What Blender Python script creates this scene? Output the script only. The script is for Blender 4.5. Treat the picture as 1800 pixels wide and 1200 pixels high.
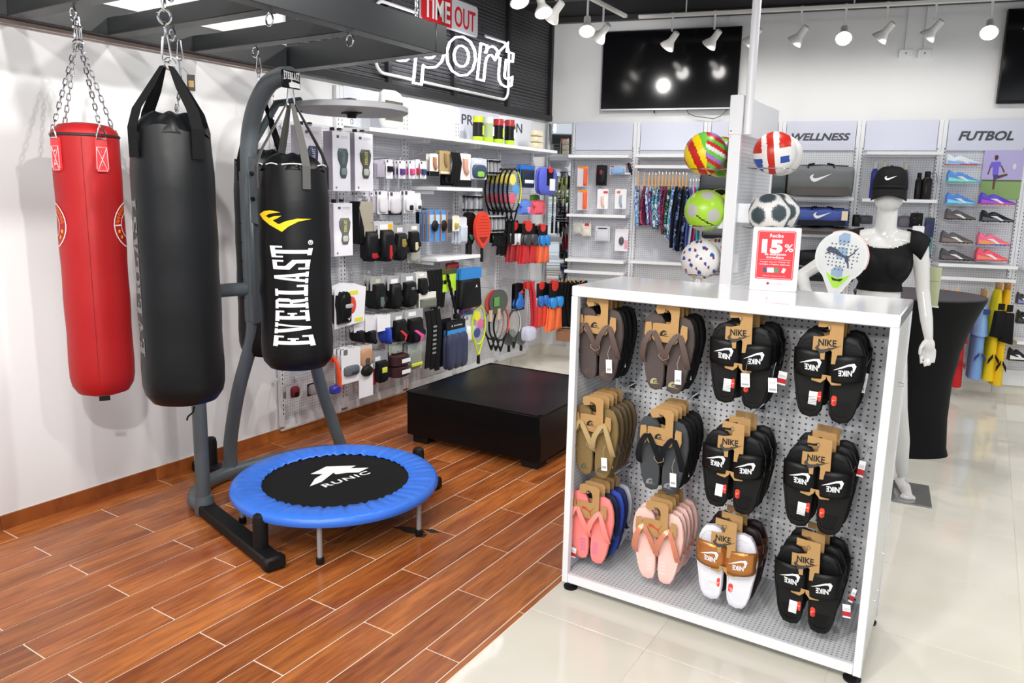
import bpy, bmesh, math, random
from mathutils import Vector, Matrix
random.seed(7)
PI=math.pi
V=Vector
for o in list(bpy.data.objects): bpy.data.objects.remove(o)
SC=bpy.context.scene; COL=SC.collection

# ------------------------------------------------------------ camera
T=0.254701                       # angle of the back wall
CAMP=V((3.923,0,1.664)); F=1312.755; CX,CY=899.4,572.76
yaw,pitch,roll=-0.5614529,0.1723882,0.0212468
def _rot():
    cy,sy,cp,sp=math.cos(yaw),math.sin(yaw),math.cos(pitch),math.sin(pitch)
    f=V((sy*cp,cy*cp,-sp)); r=V((cy,-sy,0)); u=r.cross(f)
    cr,sr=math.cos(roll),math.sin(roll)
    return r*cr+u*sr, u*cr-r*sr, f
R0,R1,R2=_rot()
cd=bpy.data.cameras.new('camera'); cam=bpy.data.objects.new('camera',cd); COL.objects.link(cam)
cam.matrix_world=Matrix(((R0.x,R1.x,-R2.x,CAMP.x),(R0.y,R1.y,-R2.y,CAMP.y),(R0.z,R1.z,-R2.z,CAMP.z),(0,0,0,1)))
cd.sensor_width=36; cd.lens=F/1800*36; cd.shift_x=-(CX-900)/1800; cd.shift_y=(CY-600)/1800
cd.clip_start=.05; SC.camera=cam
SC.view_settings.view_transform='Standard'; SC.view_settings.look='None'
SC.view_settings.gamma=1; SC.view_settings.use_curve_mapping=False
SC.view_settings.exposure=-0.12
# ------------------------------------------------------------ world and lights
wd=bpy.data.worlds.new('world'); SC.world=wd; wd.use_nodes=True
wd.node_tree.nodes['Background'].inputs[0].default_value=(.88,.94,1,1)
wd.node_tree.nodes['Background'].inputs[1].default_value=.95
BT=V((math.cos(T),math.sin(T),0)); BN=V((-math.sin(T),math.cos(T),0)); K=V((0,6.826,0))
def BW(u,z=0,off=0): return K+BT*u-BN*off+V((0,0,z))     # point on the back wall
def spot(p,aim,watt,size=110,rad=.06,col=(1,.97,.93),blend=.7):
    l=bpy.data.lights.new('spot_light','SPOT'); l.energy=watt; l.spot_size=math.radians(size); l.spot_blend=blend
    l.shadow_soft_size=rad; l.color=col
    o=bpy.data.objects.new('spot_light',l); COL.objects.link(o); o.location=p
    o.rotation_euler=(V(aim)-V(p)).to_track_quat('-Z','Y').to_euler(); return o
LAMPU=[1.28,1.64,1.97,2.34,2.68,2.99,3.34,3.73,4.06]
for u in LAMPU: spot(BW(u,2.94,.66),BW(u-.1,1.9,.2),8,165,blend=1)
for x,y in ((.95,4.45),(1.02,5.1),(1.0,5.9)): spot((x,y,2.93),(.1,y+.1,1.2),34,100)
for x,y in ((2.3,.5),(2.3,1.7),(2.3,2.9),(2.2,4.1)): spot((x,y,3.1),(.0,y+.35,1.55),95,120,.05)
for x,y,w in ((4.3,-.6,430),(4.3,.9,230)): spot((x,y,2.95),(.0,y*.5+2.0,1.9),w,52,.04,blend=1)  # added spots right of the camera, brighten the left wall below the rig
for x,y in ((2.7,-.3),(3.5,-.5),(4.4,.2)): spot((x,y,2.9),(3.1,2.9,.75),95,75,.08)  # added frontal spots, brighten the front of the display unit
for x,y in ((2.5,-3.0),(3.9,-3.2)): spot((x,y,2.7),(3.0,2.8,.7),190,50,.1)  # added spots far behind the camera, reach inside the display unit at a shallow angle
for x,y in ((3.1,.6),(2.0,-.4),(.9,-.6)): spot((x,y,3.1),(x-.1,y+1.5,.3),80,120,.08)
for x,y in ((4.4,3.0),(4.5,4.6),(3.0,4.2),(5.6,3.8),(5.6,6.0)): spot((x,y,3.1),(x-.1,y+.6,.3),62,130,.08)
spot((1.3,5.9,2.9),BW(.45,2.5,.0),22,120,.05)  # added spot, lifts the back wall near the corner
spot((3.1,2.95,3.15),(3.1,2.95,1.3),42,60,.08)  # added spot overhead, brightens the top of the display unit
for x,y in ((1.3,.2),(2.0,5.2)): spot((x,y,3.1),(x-.2,y+.5,.3),75,120,.08)

# ------------------------------------------------------------ pixel helpers (photo pixel -> point on a real plane)
def hit(x,y,n,d):
    v=R0*((x-CX)/F)-R1*((y-CY)/F)+R2; n=V(n); return CAMP+v*((d-n.dot(CAMP))/n.dot(v))
def onL(x,y,off=0): return hit(x,y,(1,0,0),off)
def onB(x,y,off=0): return hit(x,y,BN,BN.dot(K)-off)
def onZ(x,y,z=0): return hit(x,y,(0,0,1),z)
def onY(x,y,Y): return hit(x,y,(0,1,0),Y)
RL=PI/2; RB=T                    # z-rotation of things facing the room from the left / back wall
def wall(w,x0,y0,x1,y1,off):
    """rectangle seen in the photo -> top centre on the plane, width, height"""
    f=onL if w=='L' else onB
    a=f(x0,(y0+y1)/2,off); b=f(x1,(y0+y1)/2,off); t=f((x0+x1)/2,y0,off); c=f((x0+x1)/2,y1,off)
    p=(a+b)/2; p.z=t.z
    return p,(b-a).length,t.z-c.z,(RL if w=='L' else RB)

# ------------------------------------------------------------ materials
MC={}
def M(name,col=(.8,.8,.8),rough=.5,metal=0,var=0,scale=8,emit=0,coat=0,bump=0,bscale=60,trans=0,alpha=1,ior=1.45,spec=.5):
    if name in MC: return MC[name]
    m=bpy.data.materials.new(name); m.use_nodes=True; nt=m.node_tree; b=nt.nodes['Principled BSDF']
    c=(*col,1)
    b.inputs['Base Color'].default_value=c; b.inputs['Roughness'].default_value=rough; b.inputs['Metallic'].default_value=metal
    b.inputs['IOR'].default_value=ior; b.inputs['Specular IOR Level'].default_value=spec
    if coat: b.inputs['Coat Weight'].default_value=coat; b.inputs['Coat Roughness'].default_value=.08
    if trans: b.inputs['Transmission Weight'].default_value=trans
    if alpha<1: b.inputs['Alpha'].default_value=alpha
    if emit: b.inputs['Emission Color'].default_value=c; b.inputs['Emission Strength'].default_value=emit
    if var or bump:
        tc=nt.nodes.new('ShaderNodeTexCoord'); n=nt.nodes.new('ShaderNodeTexNoise')
        n.inputs['Scale'].default_value=scale; n.inputs['Detail'].default_value=4
        nt.links.new(tc.outputs['Object'],n.inputs['Vector'])
    if var:
        r=nt.nodes.new('ShaderNodeMapRange'); r.inputs[3].default_value=1-var; r.inputs[4].default_value=1+var
        nt.links.new(n.outputs['Fac'],r.inputs[0])
        h=nt.nodes.new('ShaderNodeHueSaturation'); h.inputs['Color'].default_value=c
        nt.links.new(r.outputs[0],h.inputs['Value']); nt.links.new(h.outputs[0],b.inputs['Base Color'])
    if bump:
        n2=nt.nodes.new('ShaderNodeTexNoise'); n2.inputs['Scale'].default_value=bscale; n2.inputs['Detail'].default_value=3
        nt.links.new(tc.outputs['Object'],n2.inputs['Vector'])
        bp=nt.nodes.new('ShaderNodeBump'); bp.inputs['Strength'].default_value=bump; bp.inputs['Distance'].default_value=.01
        nt.links.new(n2.outputs['Fac'],bp.inputs['Height']); nt.links.new(bp.outputs[0],b.inputs['Normal'])
    MC[name]=m; return m
def srgb(h):
    h=h.lstrip('#'); v=[int(h[i:i+2],16)/255 for i in (0,2,4)]
    return tuple(x/12.92 if x<.04045 else ((x+.055)/1.055)**2.4 for x in v)
def C(h,rough=.5,**k):
    c=srgb(h); d=max(c)<.03
    return M('paint_'+h+str(rough)+''.join(sorted(a+str(b) for a,b in k.items())),tuple(x*.55 for x in c) if d else c,rough,**({'spec':.3,**k} if d else k))
def node(nt,t,**k):
    n=nt.nodes.new(t)
    for a,b in k.items():
        if a.startswith('i'): n.inputs[int(a[1:])].default_value=b
        else: setattr(n,a,b)
    return n
def perf(name,ax,pitch,rad,base,hole,rough=.4):
    """sheet metal with a square grid of punched holes; ax = the two object axes of the sheet"""
    if name in MC: return MC[name]
    m=M(name,base,rough); nt=m.node_tree; b=nt.nodes['Principled BSDF']; L=nt.links.new
    tc=node(nt,'ShaderNodeTexCoord'); sp=node(nt,'ShaderNodeSeparateXYZ'); L(tc.outputs['Object'],sp.inputs[0])
    sq=[]
    for a in ax:
        d=node(nt,'ShaderNodeMath',operation='DIVIDE',i1=pitch); L(sp.outputs[a],d.inputs[0])
        f=node(nt,'ShaderNodeMath',operation='FRACT'); L(d.outputs[0],f.inputs[0])
        s=node(nt,'ShaderNodeMath',operation='SUBTRACT',i1=.5); L(f.outputs[0],s.inputs[0])
        q=node(nt,'ShaderNodeMath',operation='MULTIPLY'); L(s.outputs[0],q.inputs[0]); L(s.outputs[0],q.inputs[1]); sq.append(q)
    ad=node(nt,'ShaderNodeMath',operation='ADD'); L(sq[0].outputs[0],ad.inputs[0]); L(sq[1].outputs[0],ad.inputs[1])
    lt=node(nt,'ShaderNodeMath',operation='LESS_THAN',i1=(rad/pitch)**2); L(ad.outputs[0],lt.inputs[0])
    mx=node(nt,'ShaderNodeMix',data_type='RGBA'); L(lt.outputs[0],mx.inputs[0])
    mx.inputs[6].default_value=(*base,1); mx.inputs[7].default_value=(*hole,1); L(mx.outputs[2],b.inputs['Base Color'])
    return m

# ------------------------------------------------------------ mesh builder
class G:
    def __init__(s): s.bm=bmesh.new(); s.mi=0; s.mx=None
    def _f(s,vs):
        try: f=s.bm.faces.new(vs); f.material_index=s.mi; return f
        except ValueError: return None
    def v(s,p):
        p=V(p)
        return s.bm.verts.new(s.mx@p if s.mx else p)
    def box(s,c,d,r=None,bev=0):
        c=V(c); x,y,z=d[0]/2,d[1]/2,d[2]/2; m=r or Matrix.Identity(3)
        if bev:
            b=min(bev,x*.99,y*.99,z*.99); P=[]
            n0=len(s.bm.verts); vs=[]
            for sx in (-1,1):
                for sy in (-1,1):
                    for sz in (-1,1):
                        vs.append([s.v(c+m@V((sx*(x-(0 if k==0 else b)),sy*(y-(0 if k==1 else b)),sz*(z-(0 if k==2 else b))))) for k in range(3)])
            I=lambda a,b_,c_:vs[(a>0)*4+(b_>0)*2+(c_>0)]
            for sg in (-1,1):
                for k,(q) in enumerate((((-1,-1),(1,-1),(1,1),(-1,1)),)*3):
                    f=[]
                    for a,b2 in q:
                        t=[a,b2]; t.insert(k,sg); f.append(I(*t)[k])
                    s._f(f)
            for k in range(3):
                o=[i for i in range(3) if i!=k]
                for a in (-1,1):
                    for b2 in (-1,1):
                        p=[0,0,0]; p[o[0]]=a; p[o[1]]=b2; q=list(p); p[k]=-1; q[k]=1
                        s._f([I(*p)[o[0]],I(*p)[o[1]],I(*q)[o[1]],I(*q)[o[0]]])
            for t in vs: s._f(t)
        else:
            q=[s.v(c+m@V((sx*x,sy*y,sz*z))) for sz in (-1,1) for sy in (-1,1) for sx in (-1,1)]
            for f in ((0,2,3,1),(4,5,7,6),(0,1,5,4),(2,6,7,3),(0,4,6,2),(1,3,7,5)): s._f([q[i] for i in f])
        return s
    def tube(s,pts,r,n=8,closed=False,cap=True,rz=None):
        pts=[V(p) for p in pts]; N=len(pts); rs=r if isinstance(r,(list,tuple)) else [r]*N; rings=[]; up=None
        for i,p in enumerate(pts):
            a=pts[(i-1)%N] if (closed or i>0) else p; b=pts[(i+1)%N] if (closed or i<N-1) else p
            t=(b-a); t=t.normalized() if t.length>1e-9 else V((0,0,1))
            if up is None:
                up=V((0,0,1)) if abs(t.z)<.9 else V((1,0,0))
            x=t.cross(up)
            if x.length<1e-6: x=t.cross(V((0,1,0)))
            x.normalize(); y=x.cross(t).normalized(); up=y
            ra=rs[i]; rb=ra if rz is None else ra*rz
            rings.append([s.v(p+x*math.cos(2*PI*k/n)*ra+y*math.sin(2*PI*k/n)*rb) for k in range(n)])
        for i in range(N if closed else N-1):
            A,B=rings[i],rings[(i+1)%N]
            for k in range(n): s._f([A[k],A[(k+1)%n],B[(k+1)%n],B[k]])
        if cap and not closed: s._f(rings[0][::-1]); s._f(rings[-1])
        return s
    def cyl(s,a,b,r,r2=None,n=16): return s.tube([a,b],[r,r if r2 is None else r2],n)
    def lathe(s,prof,n=24,c=(0,0,0),sx=1,sy=1,cap=True):
        c=V(c); rings=[]
        for r,z in prof: rings.append([s.v(c+V((r*sx*math.cos(2*PI*k/n),r*sy*math.sin(2*PI*k/n),z))) for k in range(n)])
        for A,B in zip(rings,rings[1:]):
            for k in range(n): s._f([A[k],A[(k+1)%n],B[(k+1)%n],B[k]])
        if cap: s._f(rings[0][::-1]); s._f(rings[-1])
        return s
    def ball(s,c,r,n=16,sc=(1,1,1)):
        c=V(c); m=max(4,n//2)
        s.lathe([(r*math.sin(PI*i/m) if 0<i<m else r*.02,-r*math.cos(PI*i/m)*sc[2]) for i in range(m+1)],n,c,sc[0],sc[1]); return s
    def prism(s,poly,y0,y1):
        """outline in x,z extruded from y0 (front) to y1"""
        a=[s.v((x,y0,z)) for x,z in poly]; b=[s.v((x,y1,z)) for x,z in poly]; n=len(poly)
        s._f(a); s._f(b[::-1])
        for i in range(n): s._f([a[i],b[i],b[(i+1)%n],a[(i+1)%n]])
        return s
    def slab(s,poly,z0,z1):
        a=[s.v((x,y,z0)) for x,y in poly]; b=[s.v((x,y,z1)) for x,y in poly]; n=len(poly)
        s._f(a[::-1]); s._f(b)
        for i in range(n): s._f([a[i],a[(i+1)%n],b[(i+1)%n],b[i]])
        return s
    def grid(s,f,nu,nv,thick=0):
        P=[[s.v(f(i/nu,j/nv)) for j in range(nv+1)] for i in range(nu+1)]
        for i in range(nu):
            for j in range(nv): s._f([P[i][j],P[i+1][j],P[i+1][j+1],P[i][j+1]])
        return s
    def mesh(s,name,mats,smooth=True,ang=38):
        bm=s.bm; bmesh.ops.recalc_face_normals(bm,faces=bm.faces)
        for f in bm.faces: f.smooth=smooth
        if smooth:
            ca=math.radians(ang)
            for e in bm.edges:
                if len(e.link_faces)==2 and e.calc_face_angle(0)>ca: e.smooth=False
        me=bpy.data.meshes.new(name); bm.to_mesh(me); bm.free()
        for m in (mats if isinstance(mats,(list,tuple)) else [mats]): me.materials.append(m)
        return me
    def obj(s,name,mats,parent=None,loc=(0,0,0),rot=0,**k):
        me=s.mesh(name,mats,**k); return link(name,me,parent,loc,rot)
def link(name,me,parent=None,loc=(0,0,0),rot=0):
    o=bpy.data.objects.new(name,me); COL.objects.link(o); o.location=loc
    o.rotation_euler=(0,0,rot) if isinstance(rot,(int,float)) else rot
    if parent: o.parent=parent
    return o
def thing(name,label,cat,loc=(0,0,0),rot=0,group=None):
    o=link(name,None,None,loc,rot); o.empty_display_size=.05; return tag(o,label,cat,group)
def tag(o,label,cat,group=None):
    o['label']=label; o['category']=cat
    if group: o['group']=group
    return o
def struct(o): o['kind']='structure'; return o
def kids(o): return [c for c in COL.objects if c.parent==o]
KC={}
def copy_tree(o,loc=None,rot=None,label=None,group=None):
    def cp(a,p):
        c=a.copy(); COL.objects.link(c); c.parent=p
        for k in KC[a.name]: cp(k,c)
        return c
    def reg(a):
        if a.name not in KC: KC[a.name]=list(a.children); [reg(x) for x in a.children]
    reg(o); c=cp(o,None)
    if loc is not None: c.location=loc
    if rot is not None: c.rotation_euler=rot if isinstance(rot,(tuple,list)) else (0,0,rot)
    if label: c['label']=label
    if group: c['group']=group
    return c
def text(name,s,size,mat,parent,loc,rot=(PI/2,0,0),sx=1,sy=1,ext=.0008,shear=0,bold=0,space=1,align='CENTER',outline=None,fit=None):
    """lettering as a thin raised mesh; local x right, z up after rot"""
    cu=bpy.data.curves.new('t','FONT'); cu.body=s; cu.size=size; cu.align_x=align; cu.align_y='CENTER'; cu.extrude=ext
    cu.shear=shear; cu.offset=bold*size; cu.space_character=space; cu.resolution_u=3
    if outline: cu.fill_mode='NONE'; cu.extrude=0; cu.bevel_depth=outline; cu.bevel_resolution=1; cu.offset=bold*size
    t=bpy.data.objects.new('t',cu); COL.objects.link(t)
    dg=bpy.context.evaluated_depsgraph_get(); dg.update()
    me=bpy.data.meshes.new_from_object(t.evaluated_get(dg)); bpy.data.objects.remove(t); bpy.data.curves.remove(cu)
    xs=[v.co.x for v in me.vertices]; ys=[v.co.y for v in me.vertices]
    if fit and xs:
        w,h=max(xs)-min(xs),max(ys)-min(ys); cx,cy=(max(xs)+min(xs))/2,(max(ys)+min(ys))/2
        for v in me.vertices: v.co.x=(v.co.x-cx)*fit[0]/w; v.co.y=(v.co.y-cy)*fit[1]/h
    else:
        for v in me.vertices: v.co.x*=sx; v.co.y*=sy
    me.materials.clear(); me.materials.append(mat)
    o=link(name,me,parent,loc,rot); return o

WHITE=M('white_enamel',(.80,.81,.84),.35); CHROME=M('chrome',(.75,.76,.78),.18,1); BLACK=M('black_plastic',(.006,.006,.0065),.4,spec=.3)
KRAFT=M('kraft_card',srgb('b08a58'),.8,var=.08,scale=30); INK=M('black_ink',(.01,.01,.01),.6); PAPER=M('white_paper',(.85,.85,.86),.6)
# ------------------------------------------------------------ the room
def rand_mat(name,lo,hi,rough,scale_vec,coat=0,dark=None,var=.16):
    """wood or stone whose shade differs from piece to piece"""
    m=M(name,lo,rough,coat=coat); nt=m.node_tree; b=nt.nodes['Principled BSDF']; L=nt.links.new
    tc=node(nt,'ShaderNodeTexCoord'); oi=node(nt,'ShaderNodeObjectInfo')
    ad=node(nt,'ShaderNodeVectorMath',operation='MULTIPLY_ADD'); L(oi.outputs['Random'],ad.inputs[0]); ad.inputs[1].default_value=(37,51,13); L(tc.outputs['Object'],ad.inputs[2])
    mp=node(nt,'ShaderNodeMapping'); mp.inputs['Scale'].default_value=scale_vec; L(ad.outputs[0],mp.inputs['Vector'])
    n=node(nt,'ShaderNodeTexNoise'); n.inputs['Scale'].default_value=1; n.inputs['Detail'].default_value=6; n.inputs['Distortion'].default_value=.6; L(mp.outputs[0],n.inputs['Vector'])
    cr=node(nt,'ShaderNodeValToRGB'); L(n.outputs['Fac'],cr.inputs[0])
    e=cr.color_ramp.elements; e[0].position=.33; e[1].position=.68; e[0].color=(*lo,1); e[1].color=(*hi,1)
    if dark:
        mp2=node(nt,'ShaderNodeMapping'); mp2.inputs['Scale'].default_value=(scale_vec[0]*4,scale_vec[1]*2.2,scale_vec[2]); L(ad.outputs[0],mp2.inputs['Vector'])
        n2=node(nt,'ShaderNodeTexNoise'); n2.inputs['Scale'].default_value=1.6; n2.inputs['Detail'].default_value=8; n2.inputs['Roughness'].default_value=.7; L(mp2.outputs[0],n2.inputs['Vector'])
        r=node(nt,'ShaderNodeMapRange'); r.inputs[1].default_value=.42; r.inputs[2].default_value=.72; r.inputs[4].default_value=.75; L(n2.outputs['Fac'],r.inputs[0])
        mx=node(nt,'ShaderNodeMix',data_type='RGBA'); L(r.outputs[0],mx.inputs[0]); L(cr.outputs[0],mx.inputs[6]); mx.inputs[7].default_value=(*dark,1)
        src=mx.outputs[2]
    else: src=cr.outputs[0]
    hs=node(nt,'ShaderNodeHueSaturation'); L(src,hs.inputs['Color'])
    mr=node(nt,'ShaderNodeMapRange'); mr.inputs[3].default_value=1-var; mr.inputs[4].default_value=1+var; L(oi.outputs['Random'],mr.inputs[0]); L(mr.outputs[0],hs.inputs['Value'])
    L(hs.outputs[0],b.inputs['Base Color']); return m
WOOD=rand_mat('wood_look_tile',srgb('8f4a25'),srgb('bf733a'),.22,(9,1.3,1),coat=0,dark=srgb('5e2c17'))
STONE=rand_mat('polished_beige_tile',srgb('dcd7ca'),srgb('e3dfd3'),.06,(1.2,2.2,1),var=.03)
GROUT=M('grout',srgb('e4dacb'),.8); WALLM=M('white_wall_paint',(.80,.805,.81),.7,bump=.03,bscale=300)
DARKC=M('black_ceiling',(.012,.012,.014),.8)
fl=G(); fl.box((3.5,3.5,-.0525),(9,14,.1)); floor=struct(fl.obj('floor',GROUT))
def piece(x0,x1,y0,y1,cache={},g=.0028,kind='plank',mat=None,h=.01):
    k=(kind,round(x1-x0,4),round(y1-y0,4))
    if k not in cache:
        cache[k]=G().box((0,0,-h/2),(x1-x0-2*g,y1-y0-2*g,h),bev=.0012).mesh(kind,mat,smooth=False)
    return link(kind,cache[k],floor,((x0+x1)/2,(y0+y1)/2,0))
PW,PL=.155,.812
for r in range(17):
    x0=r*PW; x1=min((r+1)*PW,2.508)
    if x1-x0<.02: continue
    y=(1.583 if r%2==0 else 1.987)-PL*4
    while y<4.95:
        a,b=max(y,-.6),min(y+PL,4.95); y+=PL
        if b-a>.03: piece(x0,x1,a,b,kind='plank',mat=WOOD)
def tiles(X,Y,x_lo,x_hi,y_lo,y_hi):
    for i in range(-6,12):
        for j in range(-8,14):
            a=max(X+i*.6,x_lo); b=min(X+(i+1)*.6,x_hi); c=max(Y+j*.645,y_lo); d=min(Y+(j+1)*.645,y_hi)
            if b-a>.03 and d-c>.03:
                piece(a,b,c,d,kind='tile',mat=STONE,g=.0012)
tiles(3.01,2.44,2.512,6.9,-.6,9.0)
tiles(3.01,2.44,.0,2.508,4.954,8.0)
# walls
H=3.39
def wallbox(name,a,b,t,z0,z1,mat,side=-1):
    a=V(a);b=V(b); d=(b-a).normalized(); n=V((-d.y,d.x,0))*side
    l=(b-a).length; c=(a+b)/2+n*t/2; c.z=(z0+z1)/2
    return struct(G().box((0,0,0),(l,t,z1-z0)).obj(name,mat,loc=c,rot=math.atan2(d.y,d.x),smooth=False))
wallbox('wall_left',(0,-1.2,0),(0,7.0,0),.12,0,H+.2,WALLM,1)
e0=BW(-.03);e1=BW(7.2); wallbox('wall_back',(e0.x,e0.y,0),(e1.x,e1.y,0),.12,0,H+.2,WALLM,1)
G_=G(); G_.box((3.2,3.6,H+.06),(7.6,10.4,.1)); struct(G_.obj('ceiling',DARKC))
# dark soffit edge above the back wall
g=G()
for o,z in ((.03,H-.02),(.9,H-.03)):
    a=BW(0,z,o+.04);b=BW(5.2,z,o+.04); d=(b-a)
    g.box((a+b)/2,(d.length,.06,.05),Matrix.Rotation(T,3,'Z'))
struct(g.obj('trim_1',M('dark_trim',(.03,.03,.033),.5)))
# skirting: wood-look pieces along the wood floor, stone beyond
bb=struct(G().box((.002,2.1,.037),(.004,6,.074)).obj('baseboard_left',GROUT,smooth=False))
ybs=[1.575-.812*3+ .812*k for k in range(8)]
for a,b in zip(ybs,ybs[1:]+[4.95]):
    if b-a>.1: link('baseboard_tile',G().box((0,0,0),(.012,b-a-.003,.074),bev=.001).mesh('baseboard_tile',WOOD,smooth=False),bb,(.008,(a+b)/2,.037))
k=0
for k in range(3):
    a=4.953+k*.63
    link('baseboard_tile',G().box((0,0,0),(.014,.62,.11),bev=.001).mesh('baseboard_tile',STONE,smooth=False),bb,(.009,a+.31,.055))
b2=G().box((0,0,.055),(7,.004,.11)).obj('baseboard_back',GROUT,loc=BW(3.5,0,.0),rot=T,smooth=False); struct(b2)
me=G().box((0,0,.055),(.597,.014,.11),bev=.001).mesh('baseboard_tile',STONE,smooth=False)
for k in range(11): link('baseboard_tile',me,b2,(-3.46+.3+.6*k,-.009,0))
# light rails under the ceiling
RAILM=M('rail_white',(.78,.77,.72),.4)
a=BW(.98,3.25,.6);b=BW(4.6,3.25,.6); d=b-a
rail=thing('track_rail','white ceiling track rail running along the back wall above the televisions','light track',a)
G().box((0,0,0),(d.length,.036,.03),bev=.004).obj('rail_body',RAILM,rail,((b-a)/2),T)
c0=V((1.0,4.05,3.25)); 
rail2=thing('track_rail','white ceiling track rail running toward the camera beside the mesh sign','light track',c0)
G().box((0,0,0),(.036,2.35,.03),bev=.004).obj('rail_body',RAILM,rail2,(.01,1.19,0))
for r,pts in ((rail,[(.4,.1),(1.7,.44),(3.0,.78)]),(rail2,[(0,.4),(0,1.7)])):
    for x,y in pts: G().cyl((x,y,.015),(x,y,.14),.006).obj('ceiling_rod',RAILM,r)
# ------------------------------------------------------------ black mesh sign panel on the left wall
FR=M('sign_frame',(.022,.022,.024),.45)
mm=M('expanded_metal',(.055,.055,.06),.5)
nt=mm.node_tree; bb_=nt.nodes['Principled BSDF']; tc=node(nt,'ShaderNodeTexCoord'); wv=node(nt,'ShaderNodeTexWave',wave_type='BANDS',bands_direction='Z'); wv.inputs['Scale'].default_value=22
nt.links.new(tc.outputs['Object'],wv.inputs['Vector']); rp=node(nt,'ShaderNodeValToRGB'); rp.color_ramp.elements[0].color=(.02,.02,.022,1); rp.color_ramp.elements[1].color=(.11,.11,.12,1)
nt.links.new(wv.outputs['Fac'],rp.inputs[0]); nt.links.new(rp.outputs[0],bb_.inputs['Base Color'])
ms=thing('mesh_sign_panel','black framed expanded-metal panel high on the left wall carrying the neon sign','wall panel',(0,3.45,2.42))
Y=[0,.1,.93,1.74,2.56,3.37]
for y in (0.02,.93,1.74,2.56,3.355): G().box((.035,y,.55),(.05,.04,1.1)).obj('frame_post',FR,ms,smooth=False)
for z in (.025,1.08): G().box((.036,1.69,z),(.054,3.38,.05)).obj('frame_rail',FR,ms,smooth=False)
for a,b in zip((.02,.93,1.74,2.56),(.93,1.74,2.56,3.355)):
    G().box((.015,(a+b)/2,.55),(.012,b-a-.04,1.05)).obj('mesh_panel',mm,ms,smooth=False)
    g=G()
    for i in range(34): g.box((.026,(a+b)/2,.07+i*.03),(.006,b-a-.04,.006))
    s_=g.obj('mesh_strand',FR,ms,smooth=False); s_['kind']='stuff'
NEON=M('lit_neon_tube',(.93,.93,1),.4,emit=7.0); TUBEW=M('unlit_neon_tube',(.72,.72,.72),.4)
ns=thing('neon_sign','glowing white outlined neon word on the black mesh panel','neon sign',(.07,5.1,2.76))
text('neon_letters','sport',1,NEON,ns,(.03,.06,.0),(PI/2,0,PI/2),outline=.012,shear=.12,fit=(1.72,.54),bold=.018)
def rr(y0,y1,z0,z1,r,skip=None):
    P=[]
    for cy,cz,a0 in ((y1-r,z1-r,0),(y0+r,z1-r,90),(y0+r,z0+r,180),(y1-r,z0+r,270)):
        for i in range(7):
            a=math.radians(a0+i*15); P.append((0,cy+r*math.cos(a),cz+r*math.sin(a)))
    return P
P=rr(4.21-5.1,5.98-5.1,2.525-2.76,3.02-2.76,.09)
# outline with two gaps
top=P[0:8]; left=P[7:21]; 
G().tube([(0,.5,.26)]+P[0:7][::-1]+P[27:20:-1]+[(0,-.36,-.235)],.012).obj('border_tube',TUBEW,ns)
G().tube([(0,-.44,.26)]+P[7:21]+[(0,-.5,-.235)],.012).obj('border_tube',TUBEW,ns)
for y in (-.8,-.3,.3,.8): G().cyl((-.03,y,-.235),(0,y,-.235),.008).obj('standoff',CHROME,ns)
RED=M('sign_red',srgb('c4242e'),.35); 
pl=thing('logo_plate','rounded red and white lettered plate above the neon word','sign',(.075,5.085,3.10))
def rrect(w,h,r,n=4,sides=(1,1,1,1)):
    P=[]
    for (cx,cz,a0),s in zip(((w/2-r,h/2-r,0),(-w/2+r,h/2-r,90),(-w/2+r,-h/2+r,180),(w/2-r,-h/2+r,270)),sides):
        if s:
            for i in range(n+1):
                a=math.radians(a0+i*90/n); P.append((cx+r*math.cos(a),cz+r*math.sin(a)))
        else: P.append((math.copysign(w/2,cx),math.copysign(h/2,cz)))
    return P
def plate(name,w,h,r,d,mat,parent,loc,rot=0,**k): return G().prism(rrect(w,h,r,**k),-d/2,d/2).obj(name,mat,parent,loc,rot)
plate('backing',.76,.245,.03,.014,M('plate_silver',(.6,.6,.62),.35),pl,(0,0,0),RL)
plate('red_half',.38,.23,.025,.012,RED,pl,(.008,-.185,0),RL,sides=(0,1,1,0))
plate('white_half',.36,.23,.025,.012,M('plate_grey',(.55,.56,.6),.35),pl,(.008,.187,0),RL,sides=(1,0,0,1))
text('lettering','TIME',.1,PAPER,pl,(.017,-.185,-.01),(PI/2,0,PI/2),fit=(.33,.16),bold=.02)
text('lettering','OUT',.1,RED,pl,(.017,.187,-.01),(PI/2,0,PI/2),fit=(.29,.16),bold=.012)
# ------------------------------------------------------------ televisions
def tv(label,c,w,h,frame,grey=True):
    t=thing('television',label,'television',c,T)
    G().box((0,.02,0),(w,.035,h),bev=.006).obj('housing',BLACK,t)
    G().box((0,-.001,.008),(w-.02,.006,h-.03)).obj('screen',M('tv_glass',(.003,.003,.004),.12,spec=.6),t,smooth=False)
    if grey: G().box((0,-.004,-h/2+.006),(w,.012,.014)).obj('bottom_bezel',M('tv_silver',(.6,.6,.6),.35,.5),t,smooth=False)
    for z in (h/2-.004,): G().box((0,-.002,z),(w,.01,.008)).obj('bezel',BLACK,t,smooth=False)
    for x in (-w/2+.004,w/2-.004): G().box((x,-.002,0),(.008,.01,h)).obj('bezel',BLACK,t,smooth=False)
    G().box((0,.046,0),(.4,.02,.3)).obj('wall_bracket',BLACK,t,smooth=False)
    return t
a=(onB(1058,58,.06)+onB(1299,190,.06))/2
t=tv('large wall-mounted television with a silver bottom bezel above the empty header boards',a,1.29,.735,1)
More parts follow.
